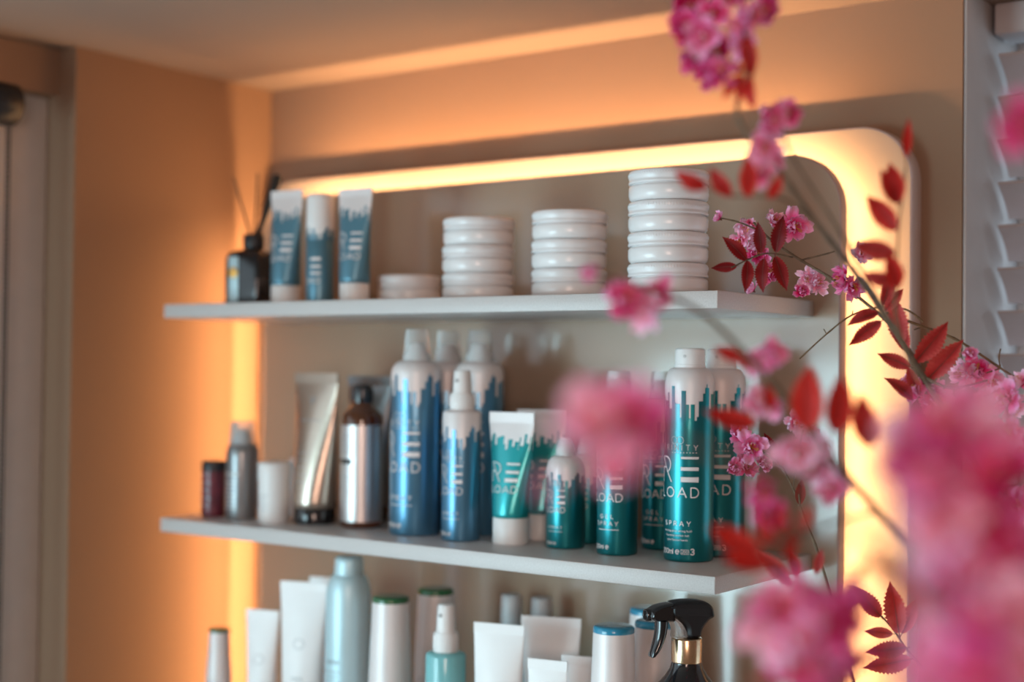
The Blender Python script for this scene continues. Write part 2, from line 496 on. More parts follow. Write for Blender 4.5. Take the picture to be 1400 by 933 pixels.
# ------------------------------------------------------------------ lettering
def arc(cx, cy, rx, ry, a0, a1, n=12):
    return [(cx + rx * math.cos(R_(a0 + (a1 - a0) * k / n)), cy + ry * math.sin(R_(a0 + (a1 - a0) * k / n))) for k in range(n + 1)]
GL = {
    'L': (0.55, [[(0, 1), (0, 0), (0.55, 0)]]),
    'O': (1.0, [arc(0.5, 0.5, 0.5, 0.5, 0, 360, 24)]),
    'A': (0.9, [[(0, 0), (0.45, 1), (0.9, 0)], [(0.16, 0.33), (0.74, 0.33)]]),
    'D': (0.8, [[(0, 0), (0, 1), (0.3, 1)] + arc(0.3, 0.5, 0.5, 0.5, 90, -90, 12) + [(0.3, 0), (0, 0)]]),
    'S': (0.6, [arc(0.3, 0.75, 0.28, 0.25, 30, 270, 10) + arc(0.3, 0.25, 0.3, 0.25, 90, -150, 10)]),
    'P': (0.6, [[(0, 0), (0, 1), (0.3, 1)] + arc(0.3, 0.73, 0.28, 0.27, 90, -90, 8) + [(0, 0.46)]]),
    'R': (0.62, [[(0, 0), (0, 1), (0.3, 1)] + arc(0.3, 0.73, 0.28, 0.27, 90, -90, 8) + [(0, 0.46)], [(0.3, 0.46), (0.62, 0)]]),
    'Y': (0.8, [[(0, 1), (0.4, 0.45), (0.4, 0)], [(0.8, 1), (0.4, 0.45)]]),
    'T': (0.75, [[(0, 1), (0.75, 1)], [(0.375, 1), (0.375, 0)]]),
    'I': (0.05, [[(0, 0), (0, 1)]]),
    'N': (0.75, [[(0, 0), (0, 1), (0.75, 0), (0.75, 1)]]),
    'G': (0.9, [arc(0.5, 0.5, 0.5, 0.5, 40, 350, 20) + [(0.55, 0.45)]]),
    'E': (0.55, [[(0.55, 1), (0, 1), (0, 0), (0.55, 0)], [(0, 0.5), (0.5, 0.5)]]),
    '3': (0.6, [arc(0.28, 0.75, 0.28, 0.25, 150, -90, 10) + arc(0.28, 0.25, 0.3, 0.25, 90, -150, 10)]),
    '2': (0.6, [arc(0.3, 0.72, 0.29, 0.28, 170, -30, 9) + [(0, 0), (0.6, 0)]]),
    '0': (0.65, [arc(0.325, 0.5, 0.325, 0.5, 0, 360, 18)]),
    'm': (0.9, [[(0, 0), (0, 0.7)], arc(0.22, 0.42, 0.22, 0.28, 180, 0, 8) + [(0.44, 0)], arc(0.66, 0.42, 0.22, 0.28, 180, 0, 8) + [(0.88, 0)]]),
    'l': (0.05, [[(0, 0), (0, 1)]]),
    'e': (0.7, [[(0.02, 0.38), (0.68, 0.38)] + arc(0.35, 0.37, 0.34, 0.37, 0, 310, 14)]),
    ' ': (0.5, []),
}


def ribbon(mb, line, w, surf, mi, u0=0.0, z0=0.0, step=0.0025):
    """a flat printed stroke of width w along line (metres on the label), laid on surf(u, z)"""
    for a, b in zip(line[:-1], line[1:]):
        d = Vector((b[0] - a[0], b[1] - a[1]))
        L = d.length
        if L < 1e-7:
            continue
        t = d / L; nrm = Vector((-t.y, t.x)) * (w / 2)
        e = t * (w * 0.25)
        A = Vector(a) - e; B = Vector(b) + e
        n = max(1, int((B - A).length / step))
        vs, fs = [], []
        for k in range(n + 1):
            p = A.lerp(B, k / n)
            for q in (p + nrm, p - nrm):
                vs.append(surf(u0 + q.x, z0 + q.y))
        for k in range(n):
            fs.append((2 * k, 2 * k + 1, 2 * k + 3, 2 * k + 2))
        mb.add(vs, fs, mi, True)


def rect(mb, ua, ub, za, zb, surf, mi):
    ribbon(mb, [(ua + (zb - za) * 0.25, (za + zb) / 2), (ub - (zb - za) * 0.25, (za + zb) / 2)], zb - za, surf, mi)


def text(mb, s, h, z, surf, mi, w=None, gap=0.25, uc=0.0, width=None, left=None):
    tot = sum(GL[c][0] for c in s) + gap * (len(s) - 1)
    sx = h
    if width:
        gap = (width / h - sum(GL[c][0] for c in s)) / max(1, len(s) - 1); tot = width / h
    u = (uc - tot * sx / 2) if left is None else left
    for c in s:
        gw, lines = GL[c]
        for ln in lines:
            ribbon(mb, [(u + x * sx, z + y * h) for x, y in ln], w or h * 0.1, surf, mi)
        u += (gw + gap) * sx


def small_text(mb, s, h, z, surf, mi, uc=0.0):
    cu = bpy.data.curves.new('t', 'FONT')
    cu.body = s; cu.size = h * 1.3; cu.align_x = 'CENTER'; cu.resolution_u = 2
    o = bpy.data.objects.new('t', cu); COL.objects.link(o)
    dg = bpy.context.evaluated_depsgraph_get()
    me = o.evaluated_get(dg).to_mesh()
    vs = [surf(uc + v.co.x, z + v.co.y) for v in me.vertices]
    fs = [list(p.vertices) for p in me.polygons]
    mb.add(vs, fs, mi, True)
    o.evaluated_get(dg).to_mesh_clear()
    bpy.data.objects.remove(o); bpy.data.curves.remove(cu)


def cyl_surf(r, off=0.00025, ang0=0.0):
    """u metres round the front (facing -Y), z up"""
    def f(u, z):
        a = u / r + ang0
        rr = r + off
        return (rr * math.sin(a), -rr * math.cos(a), z)
    return f


# skyline print: (angle from, angle to, height of the roof line), one turn of the can, as fractions of the tall can
SKY = [(-30, -25, .1745), (-25.6, -16, .1580), (-16, -7.2, .1814), (-7.2, -3, .1640), (-3, 6.3, .163), (6.3, 9.6, .149), (9.6, 20.3, .1766),
       (20.3, 27.4, .1625), (27.4, 31, .1484), (31, 40.3, .1627), (40.3, 45.2, .1459), (45.2, 49.6, .150),
       (49.6, 60.1, .166), (60.1, 65.7, .174), (65.7, 69.5, .1800), (69.5, 72.5, .1835), (72.5, 78.6, .1800), (78.6, 85.3, .158), (85.3, 96.9, .1734),
       (96.9, 108, .1760), (108, 114, .160), (114, 120, .150), (120, 132, .170), (132, 138, .156), (138, 149, .166), (149, 150, .150)]


def skyline(mb, r, z_lo, sc, zoff, surf, mi):
    """blocks rising from z_lo; sc, zoff map the tall can's roof heights onto this body"""
    for turn in (0, 180):
        for a, b, h in SKY:
            h2 = h * sc + zoff
            aa, bb = R_(a + turn) * r, R_(b + turn) * r
            n = max(1, int((bb - aa) / 0.002))
            vs, fs = [], []
            for k in range(n + 1):
                u = aa + (bb - aa) * k / n
                vs += [surf(u, z_lo), surf(u, h2)]
            for k in range(n):
                fs.append((2 * k, 2 * k + 2, 2 * k + 3, 2 * k + 1))
            mb.add(vs, fs, mi, True)


def reload_print(mb, surf, zs, k, mi, lines=('SPRAY',), full=True, dim=None, width=0.046):
    """TRINITY / RE / LOAD / SPRAY block; zs lifts it, k scales it"""
    dim = mi if dim is None else dim
    Z = lambda z: zs + z * k
    # linked rings over the name
    for c in (-0.0035, 0.0035):
        ribbon(mb, [(x * k, Z(0) + (y) * k) for x, y in arc(c, 0.1255, 0.0037, 0.0037, 0, 360, 20)], 0.0005 * k, surf, dim)
    text(mb, 'TRINITY', 0.0052 * k, Z(0.1155), surf, dim, w=0.0007 * k, width=width * 0.95 * k)
    for q in range(9):
        rect(mb, (-0.006 + q * 0.0032) * k, (-0.0045 + q * 0.0032) * k, Z(0.1125), Z(0.1133), surf, dim)
    # R with its crossing stroke, E of three bars growing thicker
    x0 = -width / 2
    def L(pts, w): ribbon(mb, [((x0 + x) * k, Z(0.0826) + y * k) for x, y in pts], w * k, surf, mi)
    L([(0.001, 0), (0.001, 0.0145)], 0.0014)
    L([(0.001, 0.0145), (0.006, 0.0145)], 0.0014)
    L([(0.001, 0.0255), (0.0165, 0)], 0.0013)
    L([(0.001, 0.0255), (0.007, 0.0257)] + arc(0.0072, 0.0175, 0.0078, 0.0082, 90, -65, 14), 0.0013)
    for za, zb in ((0.0237, 0.0262), (0.0118, 0.0154), (0.0, 0.0052)):
        rect(mb, 0.0045 * k, width / 2 * k, Z(0.0826 + za), Z(0.0826 + zb), surf, mi)
    text(mb, 'LOAD', 0.0098 * k, Z(0.067), surf, mi, w=0.0012 * k, width=width * k)
    z = 0.0375
    for s in lines[::-1]:
        text(mb, s, 0.0046 * k, Z(z), surf, dim, w=0.0007 * k, width=(0.030 if len(s) > 3 else 0.018) * k)
        z += 0.0085
    if full:
        for q, s in enumerate(('finishing spray strong hold', 'haarspray starker halt', 'spray fijacion fuerte')):
            small_text(mb, s, 0.0024 * k, Z(0.0312 - 0.0046 * q), surf, dim)
    else:
        rect(mb, -0.013 * k, 0.016 * k, Z(0.0318), Z(0.0325), surf, dim)
    text(mb, '200ml', 0.0048 * k, Z(0.0085), surf, dim, w=0.0008 * k, width=0.0165 * k, left=-0.020 * k)
    text(mb, 'e', 0.0056 * k, Z(0.0085), surf, dim, w=0.0010 * k, left=-0.0005 * k)
    if full:
        b = [(0.0055, 0.0085), (0.0135, 0.0085), (0.0135, 0.0131), (0.0055, 0.0131), (0.0055, 0.0085)]
        ribbon(mb, [(x * k, Z(y)) for x, y in b], 0.0004 * k, surf, dim)
        text(mb, '200', 0.0026 * k, Z(0.0095), surf, dim, w=0.0004 * k, width=0.0058 * k, uc=0.0095 * k)
        text(mb, '3', 0.0058 * k, Z(0.0082), surf, dim, w=0.0012 * k, left=0.0155 * k)


# ------------------------------------------------------------------ spray cans
def dome(r, r2, z0, z1, n=10):
    return [(r2 + (r - r2) * math.cos(PI / 2 * k / n), z0 + (z1 - z0) * math.sin(PI / 2 * k / n)) for k in range(n + 1)]


def make_can(name, label, cat, loc, r=0.026, h=0.221, colour='teal', lines=('SPRAY',), cap='short', group=None, k=1.0, full=True, sky_sc=1.0, sky_off=0.0, low=0.145, rz=0.0, neck=0.016):
    t = thing(name, label, cat, loc, rz, group)
    b = MB()
    zc = low * sky_sc + sky_off                 # the colour gives way to white here
    zsh = 0.182 * sky_sc + sky_off              # shoulder starts
    ztop = h - (0.0205 if cap == 'short' else h * 0.155)
    # coloured wall, then the white wall and shoulder
    b.lathe([(r - 0.0025, 0), (r - 0.001, 0.0006), (r, 0.003), (r, zc)], 64, 0, close_top=False)
    b.lathe([(r, zc)] + [(r, zsh)] + dome(r, neck + 0.001, zsh, ztop)[1:], 64, 1, close_bottom=False)
    s = cyl_surf(r)
    skyline(b, r, zc - 0.0005, sky_sc, sky_off, s, 0)
    reload_print(b, cyl_surf(r, 0.0004), 0.0, k, 2, lines, full, dim=2, width=0.046 if r > 0.024 else 0.040)
    b.build('can_body', [M[colour], M['pearl'], M['print']], t)
    if cap == 'short':
        c = MB()
        c.lathe([(neck + 0.0004, ztop - 0.0005), (neck + 0.0004, ztop + 0.003), (neck + 0.0004, ztop + 0.003), (neck - 0.0003, ztop + 0.0034), (neck - 0.0003, ztop + 0.0034),
                 (neck - 0.0003, h - 0.0022), (neck - 0.0012, h - 0.0006), (neck - 0.003, h), (neck - 0.003, h), (0.006, h - 0.0012), (0.001, h - 0.0015)], 40)
        a = R_(8)
        # nozzle mark
        px, py = (neck - 0.0001) * math.sin(a), -(neck - 0.0001) * math.cos(a)
        cm = c.build('spray_cap', M['white'], t)
        nz = MB()
        nz.lathe([(0.0002, -0.001), (0.0014, -0.001), (0.0014, 0.0004), (0.0009, 0.0004), (0.0008, -0.0004), (0.0002, -0.0004)], 12)
        no = nz.build('nozzle', M['gray_cap'], cm, (px, py, h - 0.0085))
        no.rotation_euler = (PI / 2, 0, a)
    else:
        inner = MB()
        inner.lathe([(neck * 0.9, ztop - 0.001), (neck * 0.9, ztop + 0.006), (neck * 0.62, ztop + 0.012), (neck * 0.55, ztop + 0.02), (neck * 0.3, ztop + 0.021)], 24)
        inner.build('nozzle', M['white'], t)
        c = MB()
        r1 = neck * 1.0
        c.lathe([(neck + 0.0022, ztop - 0.006), (neck + 0.0016, ztop), (r1, ztop + 0.01), (r1 * 0.88, h - 0.003), (r1 * 0.84, h - 0.0008), (r1 * 0.8, h)], 40, close_bottom=False)
        c.build('clear_cap', M['clear'], t)
    return t


G_CAN = 'teal and blue spray cans on the middle shelf'
make_can('spray_can', 'tall teal spray can with skyline print standing foremost at the open shelf end', 'spray can', (-0.081, 0.094, Z2), group=G_CAN)
make_can('spray_can', 'tall teal spray can half hidden behind the foremost can at the shelf end', 'spray can', (-0.0735, 0.150, Z2), group=G_CAN)
make_can('spray_can', 'teal gel spray can lettered GEL SPRAY, its top hidden behind blurred pink blossom', 'spray can', (-0.163, 0.085, Z2), r=0.022, h=0.196, lines=('GEL', 'SPRAY'),
         cap='tall', k=0.86, full=False, sky_sc=0.80, sky_off=0.0, group=G_CAN, neck=0.0145)
make_can('spray_can', 'shaded teal spray can standing between the gel spray and the tall end can, set back', 'spray can', (-0.150, 0.158, Z2), r=0.022, h=0.196, lines=('GEL', 'SPRAY'),
         cap='tall', k=0.86, full=False, sky_sc=0.80, sky_off=0.0, group=G_CAN, neck=0.0145)
make_can('spray_can', 'small travel-size teal spray can with white neck beside the gel spray', 'spray can', (-0.236, 0.094, Z2), r=0.0215, h=0.120,
         cap='tall', k=0.60, full=False, sky_sc=0.45, sky_off=0.002, group=G_CAN, neck=0.0105)
make_can('spray_can', 'small travel-size teal spray can almost hidden behind its twin', 'spray can', (-0.243, 0.150, Z2), r=0.0215, h=0.120,
         cap='tall', k=0.60, full=False, sky_sc=0.45, sky_off=0.002, group=G_CAN, neck=0.0105)
make_can('spray_can', 'large blue spray can with clear cap in front, beside the amber bottle', 'spray can', (-0.444, 0.083, Z2), r=0.0300, h=0.243, colour='blue',
         cap='tall', k=1.12, full=False, sky_sc=1.04, sky_off=0.0, group=G_CAN, neck=0.0155)
make_can('spray_can', 'large blue spray can behind, between the front blue can and the pump bottle', 'spray can', (-0.451, 0.152, Z2), r=0.0300, h=0.243, colour='blue',
         cap='tall', k=1.12, full=False, sky_sc=1.04, sky_off=0.0, group=G_CAN, neck=0.0155)
make_can('spray_can', 'large blue spray can standing right behind the blue pump bottle', 'spray can', (-0.389, 0.134, Z2), r=0.0300, h=0.243, colour='blue',
         cap='tall', k=1.12, full=False, sky_sc=1.04, sky_off=0.0, group=G_CAN, neck=0.0155)


# ------------------------------------------------------------------ pump spray bottles
def make_pump(name, label, loc, r, h, hs, body, printed, rz=0.0, mist=True, headmat='white'):
    """hs: height of the shoulder"""
    t = thing(name, label, 'spray bottle', loc, rz)
    b = MB()
    zc = hs * 0.70
    b.lathe([(r - 0.0025, 0), (r - 0.0008, 0.0006), (r, 0.003), (r, zc)], 56, 0, close_top=False)
    b.lathe([(r, zc), (r, hs - 0.004), (r - 0.0012, hs - 0.0012), (r - 0.004, hs), (0.0125, hs + 0.001)], 56, 1, close_bottom=False)
    if printed:
        skyline(b, r, zc - 0.0005, 0.72, zc - 0.145 * 0.72, cyl_surf(r), 0)
        reload_print(b, cyl_surf(r, 0.0004), 0, 0.80, 2, ('SPRAY',), False, 2, 0.040)
    else:
        small_text(b, 'spray', 0.006, hs * 0.5, cyl_surf(r, 0.0004), 2)
    b.build('bottle_body', [M[body], M['pearl'] if printed else M[body], M['print']], t)
    c = MB()
    zc2 = hs + (h - hs) * 0.42
    rows = []
    c.lathe([(0.0138, hs + 0.0005), (0.0142, hs + 0.002), (0.0138, zc2 - 0.002), (0.013, zc2)], 40)
    for k in range(28):                         # ribs of the collar
        a = 2 * PI * k / 28
        c.box((0.0137 * math.cos(a) - 0.0005, 0.0137 * math.sin(a) - 0.0005, hs + 0.003), (0.0137 * math.cos(a) + 0.0005, 0.0137 * math.sin(a) + 0.0005, zc2 - 0.004))
    c.build('collar', M[headmat], t)
    hd = MB()
    hd.lathe([(0.0112, zc2 - 0.001), (0.0108, zc2 + 0.004), (0.0098, h - 0.003), (0.0090, h - 0.0008), (0.0075, h)], 36)
    ho = hd.build('spray_head', M[headmat], t)
    nz = MB(); nz.lathe([(0.0002, 0), (0.0021, 0), (0.0019, 0.0018), (0.0008, 0.0018), (0.0007, 0.001), (0.0002, 0.001)], 14)
    no = nz.build('nozzle', M['gray_cap'], ho, (0, -0.0098, h - 0.012)); no.rotation_euler = (PI / 2, 0, 0)
    return t


make_pump('pump_bottle', 'blue and white pump spray bottle with skyline print in front of the blue cans', (-0.365, 0.071, Z2), 0.0223, 0.195, 0.149, 'blue', True)
make_pump('pump_bottle', 'aqua translucent pump spray bottle on the lowest shelf beside the green-lidded bottles', (-0.368, 0.050, Z3), 0.0228, 0.204, 0.150, 'aqua', False)


# ------------------------------------------------------------------ squeeze tubes standing on their caps
def make_tube(name, label, loc, r, w, h, hcap, body, capmat='white', crimpmat=None, rz=0.0, band=0.011, deco=None, group=None, capr=None):
    t = thing(name, label, 'tube', loc, rz, group)
    cr = capr or r * 0.97
    c = MB()
    c.lathe([(cr - 0.0016, 0), (cr - 0.0004, 0.0006), (cr, 0.002), (cr, hcap - 0.0012), (cr - 0.0008, hcap - 0.0002), (cr - 0.002, hcap)], 48)
    c.build('cap', M[capmat], t)
    z0, z1 = hcap, h - band
    def ab(z):
        q = min(1, max(0, (z - z0) / (z1 - z0)))
        return (r + (w / 2 - r) * q ** 1.1, r * (1 - q ** 1.35) + 0.0011 * q)
    def surf(u, z, off=0.00035):
        a, b = ab(z)
        th = u / r
        return ((a + off) * math.sin(th), -(b + off) * math.cos(th), z)
    b = MB()
    n, rows = 56, []
    zb = z0 + 0.0005
    rows.append([((cr - 0.002) * math.sin(2 * PI * k / n), -(cr - 0.002) * math.cos(2 * PI * k / n), z0 - 0.0006) for k in range(n)])
    for i in range(21):
        z = zb + (z1 - zb) * i / 20
        a, bb = ab(z)
        rows.append([(a * math.sin(2 * PI * k / n), -bb * math.cos(2 * PI * k / n), z) for k in range(n)])
    b.grid(rows)
    # crimped end
    for i in range(6):
        z = z1 + (h - z1) * i / 6; zn = z1 + (h - z1) * (i + 1) / 6
        b.box((-w / 2, -0.0011 + 0.0002 * (i % 2), z), (w / 2, 0.0011 - 0.0002 * (i % 2), zn), 1)
    if deco:
        deco(b, surf, z0, z1, r)
    b.build('tube_body', [M[body], M[crimpmat or body], M['print'], M['pearl'], M['print_grey']], t)
    return t


def deco_sky(b, surf, z0, z1, r):
    # white top that comes down in a skyline, then RE LOAD
    H = z1 - z0
    base = z1 - H * 0.30
    for turn in (-90, 90):
        for a, c, hh in SKY:
            zz = base + (0.1835 - hh) / (0.1835 - 0.1459) * -H * 0.0 + (hh - 0.1459) / 0.0376 * H * 0.20
            aa, cc = R_(a + turn - 30) * r, R_(c + turn - 30) * r
            n = max(1, int((cc - aa) / 0.003)); vs, fs = [], []
            for k in range(n + 1):
                u = aa + (cc - aa) * k / n
                for q in range(4):
                    vs.append(surf(u, zz + (z1 - zz) * q / 3))
            for k in range(n):
                for q in range(3):
                    fs.append((4 * k + q, 4 * k + 4 + q, 4 * k + 5 + q, 4 * k + 1 + q))
            b.add(vs, fs, 3, True)
    s2 = lambda u, z: surf(u, z, 0.0007)
    zz = z0 + H * 0.38
    for za, zb in ((0.0, 0.0042), (0.0095, 0.0126), (0.019, 0.0212)):
        rect(b, 0.002, 0.016, zz + za, zz + zb, s2, 2)
    for ln in ([(-0.016, 0), (-0.016, 0.0115), (-0.011, 0.0115)], [(-0.016, 0.021), (-0.004, 0)], [(-0.016, 0.021)] + arc(-0.0105, 0.0143, 0.0063, 0.0067, 90, -65, 10)):
        ribbon(b, [(x, zz + y) for x, y in ln], 0.0011, s2, 2)
    text(b, 'LOAD', 0.0075, zz - 0.012, s2, 2, w=0.0009, width=0.032)


def deco_lines(b, surf, z0, z1, r):
    H = z1 - z0
    s2 = lambda u, z: surf(u, z, 0.0006)
    ribbon(b, arc(0, z0 + H * 0.62, 0.006, 0.006, 0, 360, 18), 0.0006, s2, 4)
    small_text(b, 'care', 0.006, z0 + H * 0.36, s2, 4)
    for q in range(3):
        rect(b, -0.011, 0.011 - 0.003 * q, z0 + H * 0.27 - 0.006 * q, z0 + H * 0.27 - 0.006 * q + 0.0007, s2, 4)


def deco_silver(b, surf, z0, z1, r):
    H = z1 - z0
    s2 = lambda u, z: surf(u, z, 0.0006)
    ribbon(b, [(-0.003, z1 - 0.018), (0, z1 - 0.025), (0.003, z1 - 0.018), (-0.003, z1 - 0.018)], 0.001, s2, 4)
    for q in range(5):
        rect(b, -0.013, 0.010 - 0.002 * (q % 3), z0 + H * 0.44 - 0.009 * q, z0 + H * 0.44 - 0.009 * q + 0.0008, s2, 4)
    rect(b, -0.013, 0.016, z0 + H * 0.70, z0 + H * 0.70 + 0.001, s2, 4)


# upper shelf, left end
make_tube('squeeze_tube', 'blue-grey skyline tube on the upper shelf next to the reed diffuser', (-0.647, 0.066, Z1), 0.0190, 0.051, 0.145, 0.024, 'blue_tube', 'white', 'pearl', 0.08, deco=deco_sky, band=0.010)
make_tube('squeeze_tube', 'blue-grey skyline tube on the upper shelf between white-capped bottle and single tin', (-0.530, 0.066, Z1), 0.0188, 0.050, 0.140, 0.024, 'blue_tube', 'white', 'pearl', 0.08, deco=deco_sky, band=0.010)
# middle shelf
make_tube('squeeze_tube', 'teal skyline tube with white cap standing in front beside the pump bottle', (-0.302, 0.082, Z2), 0.0210, 0.062, 0.148, 0.030, 'teal_plastic', 'white', 'pearl', 0.0, deco=deco_sky, band=0.012)
make_tube('squeeze_tube', 'teal skyline tube standing in shadow behind the front teal tube', (-0.302, 0.142, Z2), 0.0210, 0.062, 0.150, 0.030, 'teal_plastic', 'white', 'pearl', 0.25, deco=deco_sky, band=0.012)
make_tube('squeeze_tube', 'champagne silver tube on a black cap, standing in front beside the amber bottle', (-0.612, 0.088, Z2), 0.0275, 0.076, 0.189, 0.020, 'champagne', 'black', 'champagne', -0.03, deco=deco_silver, band=0.013)
make_tube('squeeze_tube', 'dark silver tube on a black cap behind the amber bottle', (-0.585, 0.158, Z2), 0.0265, 0.070, 0.186, 0.020, 'silver_dk', 'black', 'silver_dk', 0.05, deco=deco_silver, band=0.013)
# lowest shelf
G_TW = 'white squeeze tubes on the lowest shelf'
make_tube('squeeze_tube', 'white tube standing in front of the lowest shelf beside the aqua pump bottle', (-0.293, 0.050, Z3), 0.0250, 0.060, 0.190, 0.025, 'tube_white', 'white', None, 0.25, deco=deco_lines, group=G_TW)
make_tube('squeeze_tube', 'white tube with wide crimped top standing back behind the two front white tubes', (-0.270, 0.118, Z3), 0.0270, 0.070, 0.191, 0.025, 'tube_white', 'white', None, 0.35, deco=deco_lines, group=G_TW)
make_tube('squeeze_tube', 'short white tube, lowest of the white tubes, in front of the blue-lidded bottles', (-0.224, 0.045, Z3), 0.0190, 0.046, 0.160, 0.022, 'tube_white', 'white', None, 0.2, deco=deco_lines, group=G_TW)
make_tube('squeeze_tube', 'short white tube half hidden between the shortest tube and the front blue-lidded bottle', (-0.216, 0.096, Z3), 0.0185, 0.042, 0.157, 0.022, 'tube_white', 'white', None, 0.3, deco=deco_lines, group=G_TW)
make_tube('squeeze_tube', 'large white tube standing beside the pale blue aerosol on the lowest shelf', (-0.598, 0.056, Z3), 0.0235, 0.062, 0.206, 0.028, 'tube_white', 'white', None, 0.35, deco=deco_lines, group=G_TW)
make_tube('squeeze_tube', 'white tube peeking out behind the large white tube and the pale blue aerosol', (-0.610, 0.120, Z3), 0.0235, 0.062, 0.203, 0.028, 'tube_white', 'white', None, 0.35, deco=deco_lines, group=G_TW)
make_tube('squeeze_tube', 'slim white tube at the wall end of the lowest shelf beside the green-lidded miniature', (-0.668, 0.055, Z3), 0.0170, 0.046, 0.164, 0.022, 'tube_white', 'white', None, 0.3, deco=deco_lines, group=G_TW)

# ------------------------------------------------------------------ capped bottle, upper shelf
t = thing('capped_bottle', 'slim blue-grey bottle with tall white cap between two skyline tubes', 'bottle', (-0.588, 0.066, Z1))
b = MB(); b.lathe([(0.0155, 0), (0.0168, 0.001), (0.0172, 0.003), (0.0172, 0.078), (0.0165, 0.079), (0.0165, 0.083)], 48)
s_ = cyl_surf(0.0172, 0.0004)
for za, zb in ((0.036, 0.0385), (0.044, 0.047), (0.053, 0.0565)):
    rect(b, 0.001, 0.014, za, zb, s_, 1)
text(b, 'LOAD', 0.006, 0.025, s_, 1, w=0.0008, width=0.026)
b.build('bottle_body', [M['blue_tube'], M['print']], t)
b = MB(); b.lathe([(0.0174, 0.0795), (0.0175, 0.083), (0.0172, 0.131), (0.0164, 0.1345), (0.0145, 0.136)], 48)
skyline(b, 0.0174, 0.078, 0.45, 0.0125, lambda u, z: cyl_surf(0.0176)(u, z - 0.0), 1)
b.build('cap', [M['white'], M['blue_tube']], t)

# ------------------------------------------------------------------ reed diffuser
rd = thing('reed_diffuser', 'square black reed diffuser bottle with gold badge and dark reeds at the shelf end', 'reed diffuser', (-0.7285, 0.088, Z1), R_(10))
b = MB()
def rsq(hw, r, z, n=6):
    pts = []
    for cx, cy, a0 in ((hw - r, hw - r, 0), (-hw + r, hw - r, 90), (-hw + r, -hw + r, 180), (hw - r, -hw + r, 270)):
        for k in range(n + 1):
            a = R_(a0 + 90 * k / n); pts.append((cx + r * math.cos(a), cy + r * math.sin(a), z))
    return pts
rows = [rsq(hw, r, z) for hw, r, z in ((0.0245, 0.004, 0), (0.0265, 0.005, 0.0015), (0.0272, 0.006, 0.004), (0.0278, 0.006, 0.030), (0.0272, 0.006, 0.062), (0.0250, 0.007, 0.069), (0.019, 0.008, 0.0725), (0.0125, 0.0122, 0.0745), (0.0115, 0.0112, 0.078))]
b.grid(rows); b.cap(rows[0]); b.cap(rows[-1], flip=True)
b.build('bottle', M['black'], rd)
b = MB(); b.lathe([(0.0135, 0.0765), (0.0140, 0.078), (0.0138, 0.092), (0.0128, 0.0945), (0.0070, 0.0945)], 32)
b.build('collar', M['black_matt'], rd)
b = MB()
b.box((-0.019, -0.0284, 0.005), (-0.004, -0.0276, 0.064), 0, bev=0.0003)
lb = b.build('paper_label', M['ice'], rd)
b = MB(); b.lathe([(0.0002, 0), (0.0072, 0), (0.0072, 0.0008), (0.0056, 0.0012), (0.0002, 0.0012)], 28)
bo = b.build('gold_badge', M['badge'], rd, (-0.0115, -0.0283, 0.043)); bo.rotation_euler = (PI / 2, 0, 0)
camdir = (rt2 * 1.0)
# reeds fan out sideways as the camera sees them
ex = Matrix.Rotation(-R_(10), 3, 'Z') @ Vector((math.cos(YAW), math.sin(YAW), 0))
for dx, top, rr, mt in ((-0.028, 0.170, 0.0016, 'reed_brown'), (0.004, 0.175, 0.0015, 'reed_brown'), (0.030, 0.174, 0.0034, 'reed'), (0.034, 0.172, 0.0030, 'reed'), (0.026, 0.173, 0.0020, 'reed')):
    b = MB(); b.tube([Vector((0, 0, 0.02)) - ex * dx * 0.10, Vector((0, 0, 0.085)) + ex * dx * 0.06, ex * dx + Vector((0, 0, top))], rr, 8)
    b.build('reed', M[mt], rd)


# ------------------------------------------------------------------ tins
TR, TINH = 0.0413, 0.0318
def make_tin(label, loc, r=TR, h=TINH, group='round white tins on the upper shelf'):
    t = thing('round_tin', label, 'tin', loc, random.uniform(0, 3), group)
    b = MB()
    b.lathe([(r - 0.005, 0), (r - 0.0034, 0.0005), (r - 0.0009, 0.0030), (r, 0.007), (r, h * 0.44), (r - 0.0007, h * 0.5), (r - 0.0036, h * 0.53), (r - 0.0036, h * 0.7)], 72)
    b.build('tin_body', M['white_tin'], t)
    l = MB()
    z = h * 0.565
    l.lathe([(r - 0.0036, z), (r - 0.0004, z), (r - 0.0004, z), (r + 0.0002, z + 0.0007), (r + 0.0002, z + 0.0022), (r - 0.0005, z + 0.003), (r - 0.0005, z + 0.0052),
             (r + 0.0001, z + 0.006), (r + 0.0001, h - 0.003), (r - 0.0004, h - 0.0012), (r - 0.0018, h - 0.0002), (r - 0.003, h - 0.0002), (r - 0.0042, h - 0.0014), (0.001, h - 0.0014)], 72)
    for k in range(90):                          # knurled upper rim
        a = 2 * PI * k / 90
        ca, sa = math.cos(a), math.sin(a)
        ta = Vector((-sa, ca, 0)) * 0.0006
        p0 = Vector((ca, sa, 0)) * (r - 0.0004); p1 = Vector((ca, sa, 0)) * (r + 0.0006)
        z0, z1 = h - 0.0062, h - 0.0030
        vs = [p0 - ta + Vector((0, 0, z0)), p1 + Vector((0, 0, z0)), p0 + ta + Vector((0, 0, z0)), p0 - ta + Vector((0, 0, z1)), p1 + Vector((0, 0, z1)), p0 + ta + Vector((0, 0, z1))]
        l.add(vs, [(0, 1, 4, 3), (1, 2, 5, 4), (0, 2, 1), (3, 4, 5)], 0, True)
    l.build('tin_lid', M['tin_lid'], t)
    return t


